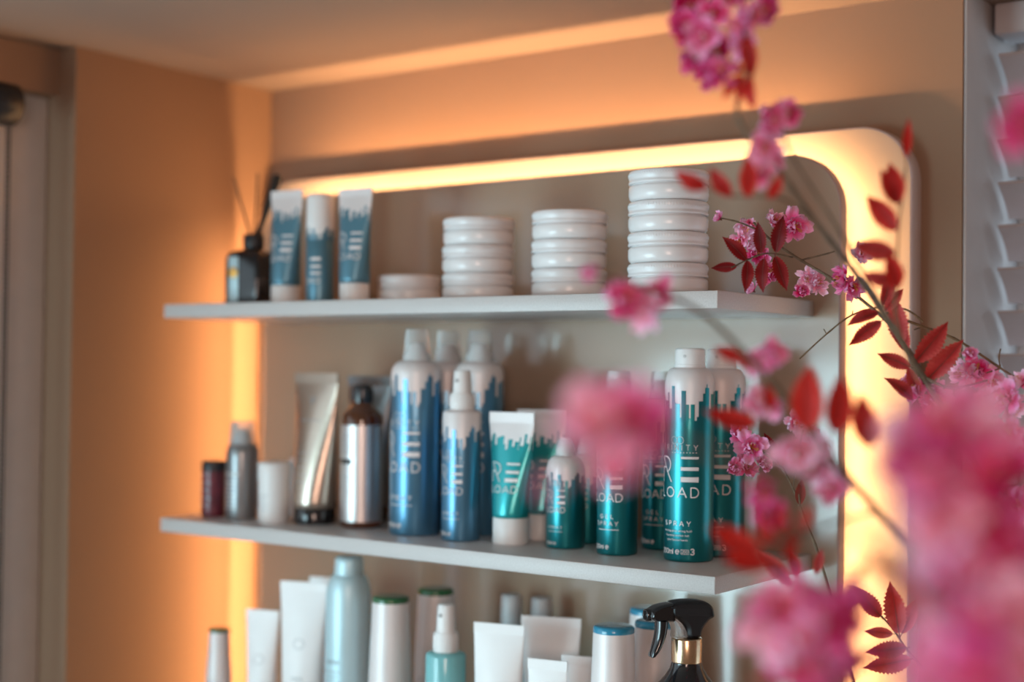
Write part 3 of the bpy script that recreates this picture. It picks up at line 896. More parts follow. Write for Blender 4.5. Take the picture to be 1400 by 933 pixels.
first = None
STACKS = [((-0.090, 0.062), ['bottom white tin of the tallest stack, beside the shelf corner', 'second white tin up in the tallest stack, beside the shelf corner', 'third white tin up in the tallest stack, just under its top one', 'topmost white tin of the tallest stack, beside the red leaves']),
          ((-0.228, 0.084), ['bottom white tin of the middle stack, just before the tallest one', 'middle white tin of the stack just before the tallest one', 'topmost white tin of the stack of three just before the tallest one']),
          ((-0.360, 0.092), ['bottom white tin of the stack of three beside the single low tin', 'middle white tin of the stack of three beside the single low tin', 'topmost white tin of the stack of three beside the single low tin'])]
for (x, y), labs in STACKS:
    for i, lab in enumerate(labs):
        jx, jy = random.uniform(-0.0006, 0.0006), random.uniform(-0.0006, 0.0006)
        loc = (x + jx, y + jy, Z1 + i * (TINH + 0.0001))
        if first is None:
            first = make_tin(lab, loc)
        else:
            dup(first, loc, random.uniform(0, 3), lab)
make_tin('single low white tin standing alone between the skyline tube and the stacks', (-0.492, 0.125, Z1), r=0.0388, h=0.0350)

# ------------------------------------------------------------------ middle shelf, left end
t = thing('amber_bottle', 'amber glass bottle with silver label and black cap between silver tube and blue can', 'bottle', (-0.540, 0.095, Z2))
r = 0.0258
b = MB(); b.lathe([(r - 0.004, 0), (r - 0.001, 0.001), (r, 0.004), (r, 0.131), (r - 0.001, 0.137), (r - 0.005, 0.143), (0.0135, 0.149), (0.0115, 0.152), (0.0112, 0.156)], 56)
b.build('bottle_glass', M['amber'], t)
b = MB()
n = 56
b.grid([[((r + 0.0004) * math.cos(2 * PI * k / n), (r + 0.0004) * math.sin(2 * PI * k / n), z) for k in range(n)] for z in (0.008, 0.04, 0.08, 0.126)])
s_ = cyl_surf(r, 0.0008)
rect(b, -0.017, 0.006, 0.0785, 0.0845, s_, 1)
for q in range(6):
    rect(b, -0.014, 0.004 - 0.002 * (q % 3), 0.062 - 0.006 * q, 0.0628 - 0.006 * q, s_, 2)
for q in range(4):
    rect(b, -0.012, 0.006 - 0.003 * (q % 2), 0.112 - 0.006 * q, 0.1128 - 0.006 * q, s_, 2)
b.build('wrap_label', [M['silver'], M['black'], M['print_grey']], t)
b = MB(); b.lathe([(0.0125, 0.1535), (0.0128, 0.155), (0.0124, 0.172), (0.0118, 0.1745), (0.009, 0.1755)], 40)
for k in range(36):
    a = 2 * PI * k / 36
    b.box((0.0124 * math.cos(a) - 0.0004, 0.0124 * math.sin(a) - 0.0004, 0.156), (0.0124 * math.cos(a) + 0.0004, 0.0124 * math.sin(a) + 0.0004, 0.1705))
b.build('cap', M['black'], t)

t = thing('spray_bottle', 'grey metallic spray bottle with clear cap standing beside the maroon canister', 'spray bottle', (-0.722, 0.067, Z2))
r = 0.0205
b = MB(); b.lathe([(r - 0.002, 0), (r - 0.0005, 0.0008), (r, 0.003), (r, 0.078)] + dome(r, 0.0145, 0.078, 0.096)[1:], 48)
s_ = cyl_surf(r, 0.0005)
small_text(b, 'shampoo', 0.006, 0.056, s_, 1)
for q in range(7):
    rect(b, -0.010, 0.009 - 0.003 * (q % 3), 0.047 - 0.0055 * q, 0.0479 - 0.0055 * q, s_, 1)
b.build('bottle_body', [M['silver_dk'], M['print']], t)
b = MB(); b.lathe([(0.010, 0.095), (0.0098, 0.106), (0.007, 0.108), (0.0065, 0.115), (0.003, 0.1155)], 24); b.build('nozzle', M['gray_cap'], t)
b = MB(); b.lathe([(0.0175, 0.088), (0.0165, 0.094), (0.0150, 0.118), (0.0145, 0.1232), (0.0130, 0.125)], 40, close_bottom=False); b.build('clear_cap', M['clear'], t)

t = thing('canister', 'small maroon canister with black lid at the wall end of the middle shelf', 'canister', (-0.764, 0.057, Z2))
b = MB(); b.lathe([(0.0138, 0), (0.0150, 0.0008), (0.0153, 0.003), (0.0153, 0.060)], 40)
s_ = cyl_surf(0.0153, 0.0004)
for q in range(5):
    ribbon(b, arc(-0.002 + 0.004 * (q % 2), 0.012 + 0.010 * q, 0.007, 0.004, 20, 200, 10), 0.0012, s_, 1)
b.build('canister_body', [M['maroon'], M['print_grey']], t)
b = MB(); b.lathe([(0.0156, 0.0595), (0.0158, 0.061), (0.0158, 0.070), (0.0152, 0.0718), (0.0138, 0.0724)], 40); b.build('lid', M['black_matt'], t)

def make_jar(label, loc, r, h, lidh, bodym, lidm):
    t = thing('jar', label, 'jar', loc)
    b = MB(); b.lathe([(r * 0.86, 0), (r * 0.9, 0.0008), (r * 0.93, 0.003), (r * 0.96, h - lidh)], 48)
    s_ = cyl_surf(r * 0.97, 0.0004)
    for q in range(4):
        rect(b, -0.008, 0.008 - 0.003 * (q % 2), h * 0.45 - 0.006 * q, h * 0.45 + 0.0008 - 0.006 * q, s_, 1)
    b.build('jar_body', [M[bodym], M['print_grey']], t)
    b = MB(); b.lathe([(r - 0.0006, h - lidh - 0.0005), (r, h - lidh + 0.001), (r, h - 0.0015), (r - 0.0012, h - 0.0003), (r - 0.003, h)], 48)
    b.build('lid', M[lidm], t)
make_jar('pale round jar standing in front between the grey spray bottle and silver tube', (-0.656, 0.060, Z2), 0.0205, 0.076, 0.022, 'white', 'white')
make_jar('grey-lidded jar half hidden behind the pale round jar', (-0.668, 0.128, Z2), 0.0215, 0.078, 0.022, 'gray_cap', 'gray_cap')


# ------------------------------------------------------------------ lowest shelf bottles
def make_lidded(label, loc, r0, r1, h, lidm, group, lid_h=0.007):
    t = thing('shampoo_bottle', label, 'bottle', loc, 0, group)
    hb = h - lid_h
    prof = [(r0 - 0.003, 0), (r0 - 0.0008, 0.0008), (r0, 0.004), (r0, h * 0.5)]
    for k in range(1, 7):
        q = k / 6
        prof.append((r0 + (r1 - r0) * q ** 1.4, h * 0.5 + (hb - 0.024 - h * 0.5) * q))
    b = MB(); b.lathe(prof, 52)
    zr = h * 0.5
    s_ = cyl_surf(r0, 0.0005)
    ribbon(b, arc(0, h * 0.46, 0.008, 0.008, 0, 360, 20), 0.0007, s_, 1)
    ribbon(b, arc(0, h * 0.46, 0.005, 0.005, 0, 360, 16), 0.0006, s_, 1)
    small_text(b, 'shampoo', 0.0055, h * 0.34, s_, 1)
    b.build('bottle_body', [M['pearl'], M['print_grey']], t)
    b = MB(); b.lathe([(r1 + 0.0002, hb - 0.024), (r1 + 0.0002, hb - 0.0235), (r1 - 0.0006, hb)], 52, close_bottom=True); b.build('cap', M['pearl'], t)
    b = MB(); b.lathe([(r1 - 0.0004, hb), (r1 - 0.0002, hb + 0.001), (r1 - 0.0006, h - 0.002), (r1 - 0.0018, h - 0.0006), (r1 - 0.0036, h), (0.002, h - 0.0008)], 52)
    b.build('coloured_top', M[lidm], t)
    return t
G_G, G_B = 'bottles with green tops', 'bottles with blue tops'
make_lidded('pearly white bottle with green top standing beside the pale blue aerosol', (-0.451, 0.050, Z3), 0.0248, 0.0222, 0.205, 'green', G_G)
make_lidded('pearly white bottle with green top set back behind the aqua pump bottle', (-0.440, 0.120, Z3), 0.0248, 0.0222, 0.207, 'green', G_G)
make_lidded('miniature green-topped bottle at the wall end of the lowest shelf', (-0.741, 0.050, Z3), 0.0165, 0.0135, 0.134, 'green', G_G, 0.005)
make_lidded('pearly white bottle with blue top standing in front beside the trigger spray', (-0.146, 0.053, Z3), 0.0245, 0.0222, 0.205, 'blue_lid', G_B)
make_lidded('pearly white bottle with blue top half hidden behind the trigger spray', (-0.128, 0.108, Z3), 0.0245, 0.0222, 0.205, 'blue_lid', G_B)
make_lidded('pearly white bottle with blue top furthest back, behind the two other blue-topped ones', (-0.166, 0.160, Z3), 0.0245, 0.0222, 0.208, 'blue_lid', G_B)

t = thing('aerosol_can', 'pale ice-blue aerosol can with rounded shoulder, tallest on the lowest shelf', 'spray can', (-0.527, 0.060, Z3))
r = 0.0270
b = MB(); b.lathe([(r - 0.002, 0), (r - 0.0005, 0.0008), (r, 0.003), (r, 0.193)] + dome(r, 0.0165, 0.193, 0.222)[1:], 56)
small_text(b, 'spray', 0.007, 0.118, cyl_surf(r, 0.0005), 1)
for q in range(3):
    rect(b, -0.014, 0.012 - 0.004 * (q % 2), 0.108 - 0.006 * q, 0.1088 - 0.006 * q, cyl_surf(r, 0.0005), 1)
b.build('can_body', [M['ice'], M['print_grey']], t)
b = MB(); b.lathe([(0.0172, 0.2205), (0.0176, 0.222), (0.0172, 0.238), (0.0162, 0.2415), (0.0135, 0.243)], 44); b.build('cap', M['ice'], t)

for x, y, lab in ((-0.372, 0.182, 'grey-capped spray bottle far back behind the white tubes, next to the aqua pump'), (-0.330, 0.186, 'grey-capped spray bottle far back behind the two front white tubes')):
    t = thing('mist_bottle', lab, 'spray bottle', (x, y, Z3), 0, 'grey-capped bottles at the back of the lowest shelf')
    b = MB(); b.lathe([(0.017, 0), (0.0185, 0.001), (0.019, 0.004), (0.019, 0.150), (0.0175, 0.158), (0.0125, 0.163)], 40); b.build('bottle_body', M['aqua'], t)
    b = MB(); b.lathe([(0.0132, 0.1625), (0.0135, 0.164), (0.0125, 0.196), (0.0115, 0.1985), (0.009, 0.199)], 32); b.build('cap', M['gray_cap'], t)

# trigger spray
ts = thing('trigger_spray_bottle', 'glossy black trigger spray bottle with gold neck ring on the lowest shelf', 'spray bottle', (-0.0555, 0.046, Z3))
HN = 0.196
b = MB()
rb_ = 0.0335
b.lathe([(rb_ - 0.004, 0), (rb_ - 0.001, 0.001), (rb_, 0.004), (rb_, 0.1525), (rb_, 0.1525), (rb_ - 0.0015, 0.154), (rb_ - 0.006, 0.159), (rb_ - 0.012, 0.166), (0.0168, 0.1735), (0.0150, 0.1795), (0.0148, 0.182)], 60)
b.build('bottle_body', M['black'], ts)
b = MB(); b.lathe([(0.0151, 0.1800), (0.0154, 0.1805), (0.0155, 0.1810), (0.0155, 0.2030), (0.0151, 0.2040), (0.012, 0.2043)], 56)
small_text(b, 'TRINITY', 0.0035, 0.1850, cyl_surf(0.0155, 0.0003, R_(38)), 0)
b.build('neck_ring', M['gold'], ts)
TD = 0.0105
# the head is drawn in its own side view: u to the spray direction's back, z up
HX = Vector((math.cos(R_(58)), math.sin(R_(58)), 0))     # towards the back of the head
HY = Vector((-HX.y, HX.x, 0))
def head_plate(mb, prof, half, mi=0, bev=0.003, taper=None):
    n = len(prof)
    rings = []
    prof = [(u * 1.12, z - TD) for u, z in prof]
    for q in range(-4, 5):
        v = q / 4
        inset = bev * (1 - math.sqrt(max(0, 1 - abs(v) ** 3)))
        ring = []
        for i, (u, z) in enumerate(prof):
            a, c = Vector(prof[i - 1]), Vector(prof[(i + 1) % n])
            tn = (c - a).normalized(); nr = Vector((tn.y, -tn.x))
            uu, zz = u - nr.x * inset, z - nr.y * inset
            hw = half * (taper(u, z) if taper else 1)
            ring.append(HX * uu + HY * (v * hw) + Vector((0, 0, zz)))
        rings.append(ring)
    mb.grid(rings, mi); mb.cap(rings[0], mi, True); mb.cap(rings[-1], mi)
def smooth_closed(pts, n=6):
    out = []
    N = len(pts)
    for i in range(N):
        p0, p1, p2, p3 = [Vector(pts[(i + k) % N]) for k in (-1, 0, 1, 2)]
        for k in range(n):
            t = k / n
            q = 0.5 * ((2 * p1) + (p2 - p0) * t + (2 * p0 - 5 * p1 + 4 * p2 - p3) * t * t + (3 * p1 - p0 - 3 * p2 + p3) * t ** 3)
            out.append((q.x, q.y))
    return out
b = MB()
# housing: a nose, a rounded back and a curved column down to the ring (counter-clockwise)
prof = [(-0.0010, 0.2150), (0.0105, 0.2150), (0.0135, 0.2235), (0.0195, 0.2312), (0.0240, 0.2340), (0.0242, 0.2385), (0.0220, 0.2460), (0.0150, 0.2510), (0.0040, 0.2528), (-0.0110, 0.2528), (-0.0190, 0.2500),
        (-0.0205, 0.2490), (-0.0195, 0.2385), (-0.0100, 0.2335), (-0.0035, 0.2260)]
prof = smooth_closed(prof, 5)
head_plate(b, prof, 0.0115, bev=0.0035, taper=lambda u, z: 0.82 if z < 0.225 else 1.0)
ho = b.build('spray_housing', M['black_matt'], ts)
b = MB()
prof = smooth_closed([(-0.0380, 0.2350), (-0.0190, 0.2325), (-0.0170, 0.2340), (-0.0170, 0.2490), (-0.0190, 0.2508), (-0.0280, 0.2495), (-0.0345, 0.2470), (-0.0390, 0.2430)], 3)
head_plate(b, prof, 0.0102, bev=0.002)
b.build('nose', M['black'], ts)
# nozzle ring
nz = MB()
nz.lathe([(0.0035, 0.0), (0.0060, 0.0), (0.0063, 0.001), (0.0060, 0.0055), (0.0050, 0.0062), (0.0040, 0.0055), (0.0034, 0.001), (0.0010, 0.001), (0.0006, 0.004), (0.0002, 0.004)], 28)
no = nz.build('nozzle', M['black'], ts, tuple(HX * -0.0415 + Vector((0, 0, 0.2395 - TD))))
no.rotation_euler = (-HX).to_track_quat('Z', 'Y').to_euler()
# trigger
b = MB()
tp = [(-0.0290, 0.2225, 0.0064), (-0.0292, 0.2170, 0.0061), (-0.0298, 0.2110, 0.0058), (-0.0312, 0.2050, 0.0054), (-0.0336, 0.1985, 0.0048), (-0.0365, 0.1930, 0.0040), (-0.0395, 0.1885, 0.0029), (-0.0408, 0.1872, 0.0012)]
rows = []
for i, (u, z, wd) in enumerate(tp):
    a_, c_ = tp[max(i - 1, 0)], tp[min(i + 1, len(tp) - 1)]
    tn = Vector((c_[0] - a_[0], c_[1] - a_[1])).normalized(); nr = Vector((tn.y, -tn.x))
    rows.append([HX * (u + nr.x * wd * math.cos(2 * PI * k / 20)) + HY * (0.0075 * (0.6 + 0.4 * wd / 0.005) * math.sin(2 * PI * k / 20)) + Vector((0, 0, z + nr.y * wd * math.cos(2 * PI * k / 20))) for k in range(20)])
b.grid(rows); b.cap(rows[0], flip=True); b.cap(rows[-1])
b.build('trigger', M['black'], ts)
b = MB()
head_plate(b, smooth_closed([(-0.0140, 0.2150), (-0.0010, 0.2150), (-0.0045, 0.2260), (-0.0120, 0.2345), (-0.0170, 0.2330), (-0.0145, 0.2240)], 4), 0.0062, bev=0.0015)
b.build('pump_chamber', M['clear'], ts)


# ------------------------------------------------------------------ blossom branches
def catmull(pts, n=8):
    pts = [Vector(p) for p in pts]
    if len(pts) < 3:
        return pts
    out = []
    for i in range(len(pts) - 1):
        p0 = pts[max(i - 1, 0)]; p1, p2 = pts[i], pts[i + 1]; p3 = pts[min(i + 2, len(pts) - 1)]
        for k in range(n):
            t = k / n
            out.append(0.5 * ((2 * p1) + (p2 - p0) * t + (2 * p0 - 5 * p1 + 4 * p2 - p3) * t * t + (3 * p1 - p0 - 3 * p2 + p3) * t ** 3))
    out.append(pts[-1])
    return out


def blossom_mesh(seed, half=False):
    rnd = random.Random(seed)
    mb = MB()
    layers = [(6, 1.0, 10, 0.0), (5, 0.82, 32, 0.5), (4, 0.56, 58, 0.2)]
    for li, (n, L, tilt, ph) in enumerate(layers):
        for k in range(n):
            az = 2 * PI * (k + ph) / n + rnd.uniform(-0.18, 0.18)
            l = L * rnd.uniform(0.78, 1.12)
            tl = R_(tilt + rnd.uniform(-16, 16) + (25 if half else 0))
            w = 0.53 * rnd.uniform(0.85, 1.15) * (l ** 0.5)
            fr, fp = rnd.uniform(5, 8), rnd.uniform(0, 6)
            NU, NV = 7, 7
            pts, uvs = [], []
            for i in range(NU):
                t = i / (NU - 1)
                wd = w * (0.16 + 0.84 * math.sin(PI * min(1, t * 0.60 + 0.02)) ** 0.9) * (1 - 0.42 * max(0, t - 0.7) / 0.3)
                for j in range(NV):
                    s = j / (NV - 1) * 2 - 1
                    notch = 0.16 * (1 - abs(s)) * max(0, t - 0.6) / 0.4 + 0.14 * s * s * max(0, t - 0.5)
                    rr = l * (t - notch * 0.9)
                    x = s * wd * 0.62
                    ruff = 0.11 * (t ** 1.5) * math.sin(fr * s + fp + t * 2.5) + 0.06 * t * math.sin(2.3 * fr * s + fp)
                    cup = 0.16 * s * s * t + 0.20 * math.sin(PI * t) * -0.5 + ruff
                    # radial & height
                    rad = 0.04 + rr * math.cos(tl) - cup * math.sin(tl)
                    hgt = rr * math.sin(tl) + cup * math.cos(tl) + 0.02 * li
                    # outer curl
                    hgt -= 0.10 * max(0, t - 0.7) * (1 if li < 2 else 0.3)
                    ca, sa = math.cos(az), math.sin(az)
                    pts.append((ca * rad - sa * x, sa * rad + ca * x, hgt))
                    uvs.append((t * (0.84 + 0.2 * (2 - li) / 2), j / (NV - 1) + k * 0.37 + li))
            fs = []
            for i in range(NU - 1):
                for j in range(NV - 1):
                    a = i * NV + j
                    fs.append((a, a + 1, a + NV + 1, a + NV))
            mb.add(pts, fs, 0, True, uvs)
    return mb


def stamen_mesh(seed):
    rnd = random.Random(seed)
    mb = MB()
    for k in range(11):
        az = rnd.uniform(0, 2 * PI); sp = rnd.uniform(0.08, 0.34); h = rnd.uniform(0.34, 0.55)
        tip = Vector((math.cos(az) * sp, math.sin(az) * sp, h))
        mb.tube([(0, 0, 0.05), tip * 0.55 + Vector((0, 0, 0.06)), tip], 0.014, 5)
        mb.lathe([(0.004, -0.03), (0.034, 0), (0.004, 0.03)], 6, close_bottom=False, close_top=False)
        o = len(mb.v) - 18
        for q in range(o, len(mb.v)):
            v = mb.v[q]; mb.v[q] = (v[0] + tip.x, v[1] + tip.y, v[2] + tip.z)
    return mb


def calyx_mesh():
    mb = MB()
    mb.lathe([(0.02, -0.30), (0.05, -0.26), (0.10, -0.12), (0.15, -0.02), (0.10, 0.05)], 12)
    for k in range(5):
        a = 2 * PI * k / 5
        ca, sa = math.cos(a), math.sin(a)
        mb.add([(ca * 0.10 - sa * 0.08, sa * 0.10 + ca * 0.08, -0.03), (ca * 0.10 + sa * 0.08, sa * 0.10 - ca * 0.08, -0.03), (ca * 0.36, sa * 0.36, 0.03), (ca * 0.2, sa * 0.2, -0.06)],
               [(0, 3, 2), (3, 1, 2), (0, 2, 1)], 0, False)
    return mb


PROTO = []
for k in range(6):
    a = blossom_mesh(20 + k, half=(k == 5)).build('blossom', M['petal'])
    c = stamen_mesh(50 + k).build('stamens', M['stamen'])
    d = calyx_mesh().build('calyx', M['calyx'])
    PROTO.append((a.data, c.data, d.data))
    for o in (a, c, d):
        bpy.data.objects.remove(o)
DEEP = []
PALE = []
for k in range(3):
    me = PROTO[k][0].copy(); me.materials[0] = M['petal_pale']
    PALE.append((me, PROTO[k][1], PROTO[k][2]))
    me = PROTO[k][0].copy(); me.materials[0] = M['petal_deep']
    DEEP.append((me, PROTO[k][1], PROTO[k][2]))


def leaf_mesh(seed, mname):
    rnd = random.Random(seed)
    mb = MB()
    NU = 26
    bend = rnd.uniform(0.05, 0.16) * rnd.choice((-1, 1))
    pts, uvs = [], []
    for i in range(NU + 1):
        t = i / NU
        w = 0.205 * math.sin(PI * t ** 0.85) ** 0.85 if 0 < t < 1 else 0.004
        saw = 0.026 * ((i % 2) * 2 - 1) * math.sin(PI * t)
        zc = bend * math.sin(PI * t * 0.9)
        for j, s in enumerate((-1, -0.5, 0, 0.5, 1)):
            ww = w + (saw if abs(s) == 1 else 0)
            pts.append((s * max(0.003, ww), t - (0.03 * abs(s) if 0 < t < 1 else 0), zc + abs(s) * w * 0.42 + 0.01 * math.sin(17 * t) * abs(s)))
            uvs.append((0.25 + 0.55 * abs(s) + 0.25 * rnd.random() * abs(s), t))
    fs = []
    for i in range(NU):
        for j in range(4):
            a = i * 5 + j
            fs.append((a, a + 1, a + 6, a + 5))
    mb.add(pts, fs, 0, True, uvs)
    # raised midrib and stalk
    rib = []
    for i in range(13):
        t = -0.10 + 1.02 * i / 12
        rib.append((0, t, bend * math.sin(PI * max(0, t) * 0.9) - 0.002))
    o = len(mb.v)
    mb.tube(rib, [0.014 - 0.010 * i / 12 for i in range(13)], 6, 1)
    for i in range(o, len(mb.v)):
        mb.uv[i] = (0.0, 0.0)
    ob = mb.build('leaf', [M[mname], M['calyx']])
    me = ob.data
    bpy.data.objects.remove(ob)
    return me


LEAF = [leaf_mesh(90 + k, 'leaf') for k in range(4)]
BACKLIT = [leaf_mesh(150 + k, 'leaf_backlit') for k in range(4)]
RUST = [leaf_mesh(120 + k, 'leaf_rust') for k in range(4)]


def frame(o, pos, zdir, roll, sc):
    z = zdir.normalized()
    x = z.cross(Vector((0.2, 0.35, 0.9))).normalized()
    y = z.cross(x)
    x2 = x * math.cos(roll) + y * math.sin(roll); y2 = z.cross(x2)
    mm = Matrix((x2, y2, z)).transposed().to_4x4()
    mm.translation = pos
    o.matrix_world = mm @ Matrix.Scale(sc, 4)
    o.rotation_mode = 'XYZ'


class Branch:
    def __init__(self, label, stems, base_r=0.003, tip_r=0.0012, m='stem', name='blossom_branch', cat='blossom branch', group='pink blossom branches'):
        pts = [P(*q) for q in stems[0]]
        self.root = thing(name, label, cat, pts[0], 0, group)
        self.o = pts[0]
        for i, st in enumerate(stems):
            self.stem(st, base_r if i == 0 else base_r * 0.5, tip_r if i == 0 else tip_r * 0.7, m)

    def stem(self, st, r0, r1, m):
        pts = catmull([P(*q) - self.o for q in st])
        n = len(pts)
        rnd = random.Random(n)
        mb = MB()
        mb.tube(pts, [(r0 + (r1 - r0) * i / (n - 1)) * (1 + (0.22 if i % 7 == 3 else 0)) for i in range(n)], 9)
        return mb.build('stem', M[m], self.root)

    def blossom(self, px, py, d, s=0.0188, pale=False, aim=None, v=None, deep=False):
        mesh = random.choice(PALE if pale else (DEEP if deep else PROTO)) if v is None else (PALE if pale else PROTO)[v]
        pos = P(px, py, d) - self.o
        z = (aim if aim is not None else (CAM - P(px, py, d)).normalized() * 1.0 + Vector((random.uniform(-1.1, 1.0), random.uniform(-.6, .6), random.uniform(-.7, .9))))
        z = z.normalized()
        b = bpy.data.objects.new('blossom', mesh[0]); COL.objects.link(b)
        frame(b, pos - z * s * 0.3, z, random.uniform(0, 6.28), s * random.uniform(0.92, 1.08))
        b.parent = self.root
        for nm, me in (('stamens', mesh[1]), ('calyx', mesh[2])):
            c = bpy.data.objects.new(nm, me); COL.objects.link(c); c.parent = b
        return b

    def bud(self, px, py, d, s=0.009):
        b = self.blossom(px, py, d, s, v=5)
        b.name = 'bud'
        return b

    def leaf(self, bx, by, tx, ty, d, dd=0.0, rust=False, w=1.0, twist=None):
        a, t = P(bx, by, d) - self.o, P(tx, ty, d + dd) - self.o
        L = (t - a).length
        y = (t - a).normalized()
        view = (CAM - P(bx, by, d)).normalized()
        tw = random.uniform(-0.6, 0.6) if twist is None else twist
        z = view - y * view.dot(y); z.normalize()
        x = y.cross(z)
        z2 = z * math.cos(tw) + x * math.sin(tw); x2 = y.cross(z2)
        o = bpy.data.objects.new('leaf', random.choice(RUST if rust else (BACKLIT if d < 1.25 else LEAF))); COL.objects.link(o)
        mm = Matrix((x2, y, z2)).transposed().to_4x4(); mm.translation = a
        o.matrix_world = mm @ Matrix.Diagonal((L * w, L, L, 1))
        o.parent = self.root
        return o


# tall branch that climbs to the blossom cluster at the top
b = Branch('tallest blossom branch, climbing past the tallest tins to a pink cluster before the ceiling',
           [[(1490, 1090, .98), (1400, 790, 1.12), (1335, 640, 1.25), (1262, 515, 1.31), (1215, 440, 1.26), (1168, 372, 1.16), (1112, 300, 1.08), (1052, 215, 1.03), (1016, 176, 1.03), (1008, 140, 1.03), (1027, 88, 1.03), (1012, 30, 1.03)],
            [(1027, 100, 1.03), (990, 80, 1.03), (952, 50, 1.03)], [(1262, 515, 1.31), (1300, 530, 1.30), (1350, 520, 1.31)]], 0.0030, 0.0012)
for q in ((938, 40), (954, 80), (974, 18), (984, 66), (1006, 36), (1030, 20), (1049, 8), (972, 104), (1014, 60), (942, 8), (1000, -5), (985, 96), (962, 50)):
    b.blossom(*q, 1.03 + random.uniform(-.03, .03), random.uniform(.0135, .0185), deep=random.random() < .6)
b.blossom(1046, 203, 1.02, 0.0165, True); b.blossom(1036, 232, 1.03, 0.0165, True); b.blossom(1058, 222, 1.05, 0.013)
for q in ((1018, 104, 988, 138), (1026, 105, 1034, 152), (1017, 98, 984, 88), (1020, 50, 1028, 108), (1014, 112, 1008, 142)):
    b.leaf(*q, 1.02)
for q in ((1251, 495, 1296, 440), (1267, 520, 1317, 464), (1244, 502, 1200, 484), (1247, 546, 1208, 517), (1232, 470, 1222, 404), (1208, 418, 1217, 375), (1210, 426, 1235, 395), (1200, 428, 1158, 446), (1204, 440, 1161, 473), (1240, 480, 1228, 430), (1256, 540, 1240, 500)):
    b.leaf(*q, 1.31, rust=True, twist=random.uniform(-0.5, 0.5))
for q in ((1250, 528), (1335, 507), (1358, 522), (1392, 520), (1388, 560), (1312, 512), (1280, 545), (1372, 545), (1345, 548)):
    b.blossom(*q, 1.30 + random.uniform(-.03, .04), 0.0175, pale=random.random() < 0.5)
b.bud(1327, 484, 1.31, 0.011); b.blossom(1396, 612, 1.25); b.blossom(1392, 690, 1.2); b.blossom(1380, 590, 1.22)

# thin second shoot beside it
b = Branch('thin bare shoot beside the tallest branch, tipped with two small pink flowers', [[(1300, 575, 1.24), (1240, 480, 1.20), (1168, 352, 1.08), (1122, 276, 1.05), (1082, 212, 1.03), (1070, 172, 1.03)]], 0.0018, 0.0008)
b.blossom(1058, 165, 1.03, 0.0155); b.blossom(1078, 156, 1.04, 0.0145); b.blossom(1060, 178, 1.05, 0.010, True)

# sharp branchlet in front of the upper shelf's end
b = Branch('sharp side branch with toothed dark red leaflets before the upper shelf end',
           [[(1290, 560, 1.30), (1232, 462, 1.33), (1178, 410, 1.35), (1132, 378, 1.35), (1092, 354, 1.36), (1054, 328, 1.36), (1030, 304, 1.36)],
            [(1084, 352, 1.355), (1045, 347, 1.35), (1000, 366, 1.34)], [(1095, 356, 1.36), (1127, 348, 1.36), (1141, 344, 1.36)], [(1040, 316, 1.36), (1010, 304, 1.36), (984, 298, 1.36)]], 0.0018, 0.0010)
for q in ((1020, 356, 987, 324), (1041, 346, 1036, 303), (1061, 345, 1071, 295), (1007, 364, 972, 367), (1022, 357, 1018, 400), (1045, 354, 1044, 401), (1060, 351, 1076, 398)):
    b.leaf(*q, 1.345, twist=random.uniform(-0.3, 0.3))
b.blossom(1022, 312, 1.38, 0.0155, True); b.blossom(1010, 330, 1.385, 0.0125, True); b.blossom(1088, 310, 1.36, 0.0185); b.blossom(1062, 300, 1.385, 0.0135, True); b.blossom(1076, 296, 1.38, 0.012)
b.blossom(1036, 345, 1.39, 0.016); b.blossom(1052, 372, 1.39, 0.014); b.blossom(1030, 330, 1.395, 0.014, True)
for q in ((1104, 382), (1120, 386)):
    b.blossom(*q, 1.375, 0.0145, True)
b.bud(1097, 398, 1.37, 0.012); b.bud(1027, 395, 1.38, 0.010)
b.blossom(1146, 382, 1.345, 0.0175); b.blossom(1170, 393, 1.34, 0.0165); b.blossom(1178, 345, 1.33, 0.012, True)
b.bud(981, 297, 1.36, 0.0095)

# bare twigs
b = Branch('bare tan twig reaching down towards the tall teal cans under the upper shelf', [[(1262, 440, 1.34), (1240, 424, 1.34), (1205, 420, 1.345), (1165, 431, 1.35), (1130, 457, 1.35), (1093, 491, 1.35)], [(1130, 457, 1.35), (1126, 450, 1.35)], [(1165, 431, 1.35), (1166, 425, 1.35)]], 0.0010, 0.0007, 'twig', 'bare_twig', 'twig', 'bare twigs among the blossom')
b = Branch('bare brown twig slanting down in front of the right window blind', [[(1212, 428, 1.34), (1262, 447, 1.35), (1300, 461, 1.35), (1330, 478, 1.34), (1370, 505, 1.33), (1425, 540, 1.32)], [(1368, 504, 1.33), (1366, 490, 1.33), (1368, 477, 1.33)], [(1368, 504, 1.33), (1358, 507, 1.33), (1349, 510, 1.33)], [(1270, 450, 1.35), (1260, 448, 1.348), (1250, 451, 1.345)]], 0.0014, 0.0010, 'twig', 'bare_twig', 'twig', 'bare twigs among the blossom')

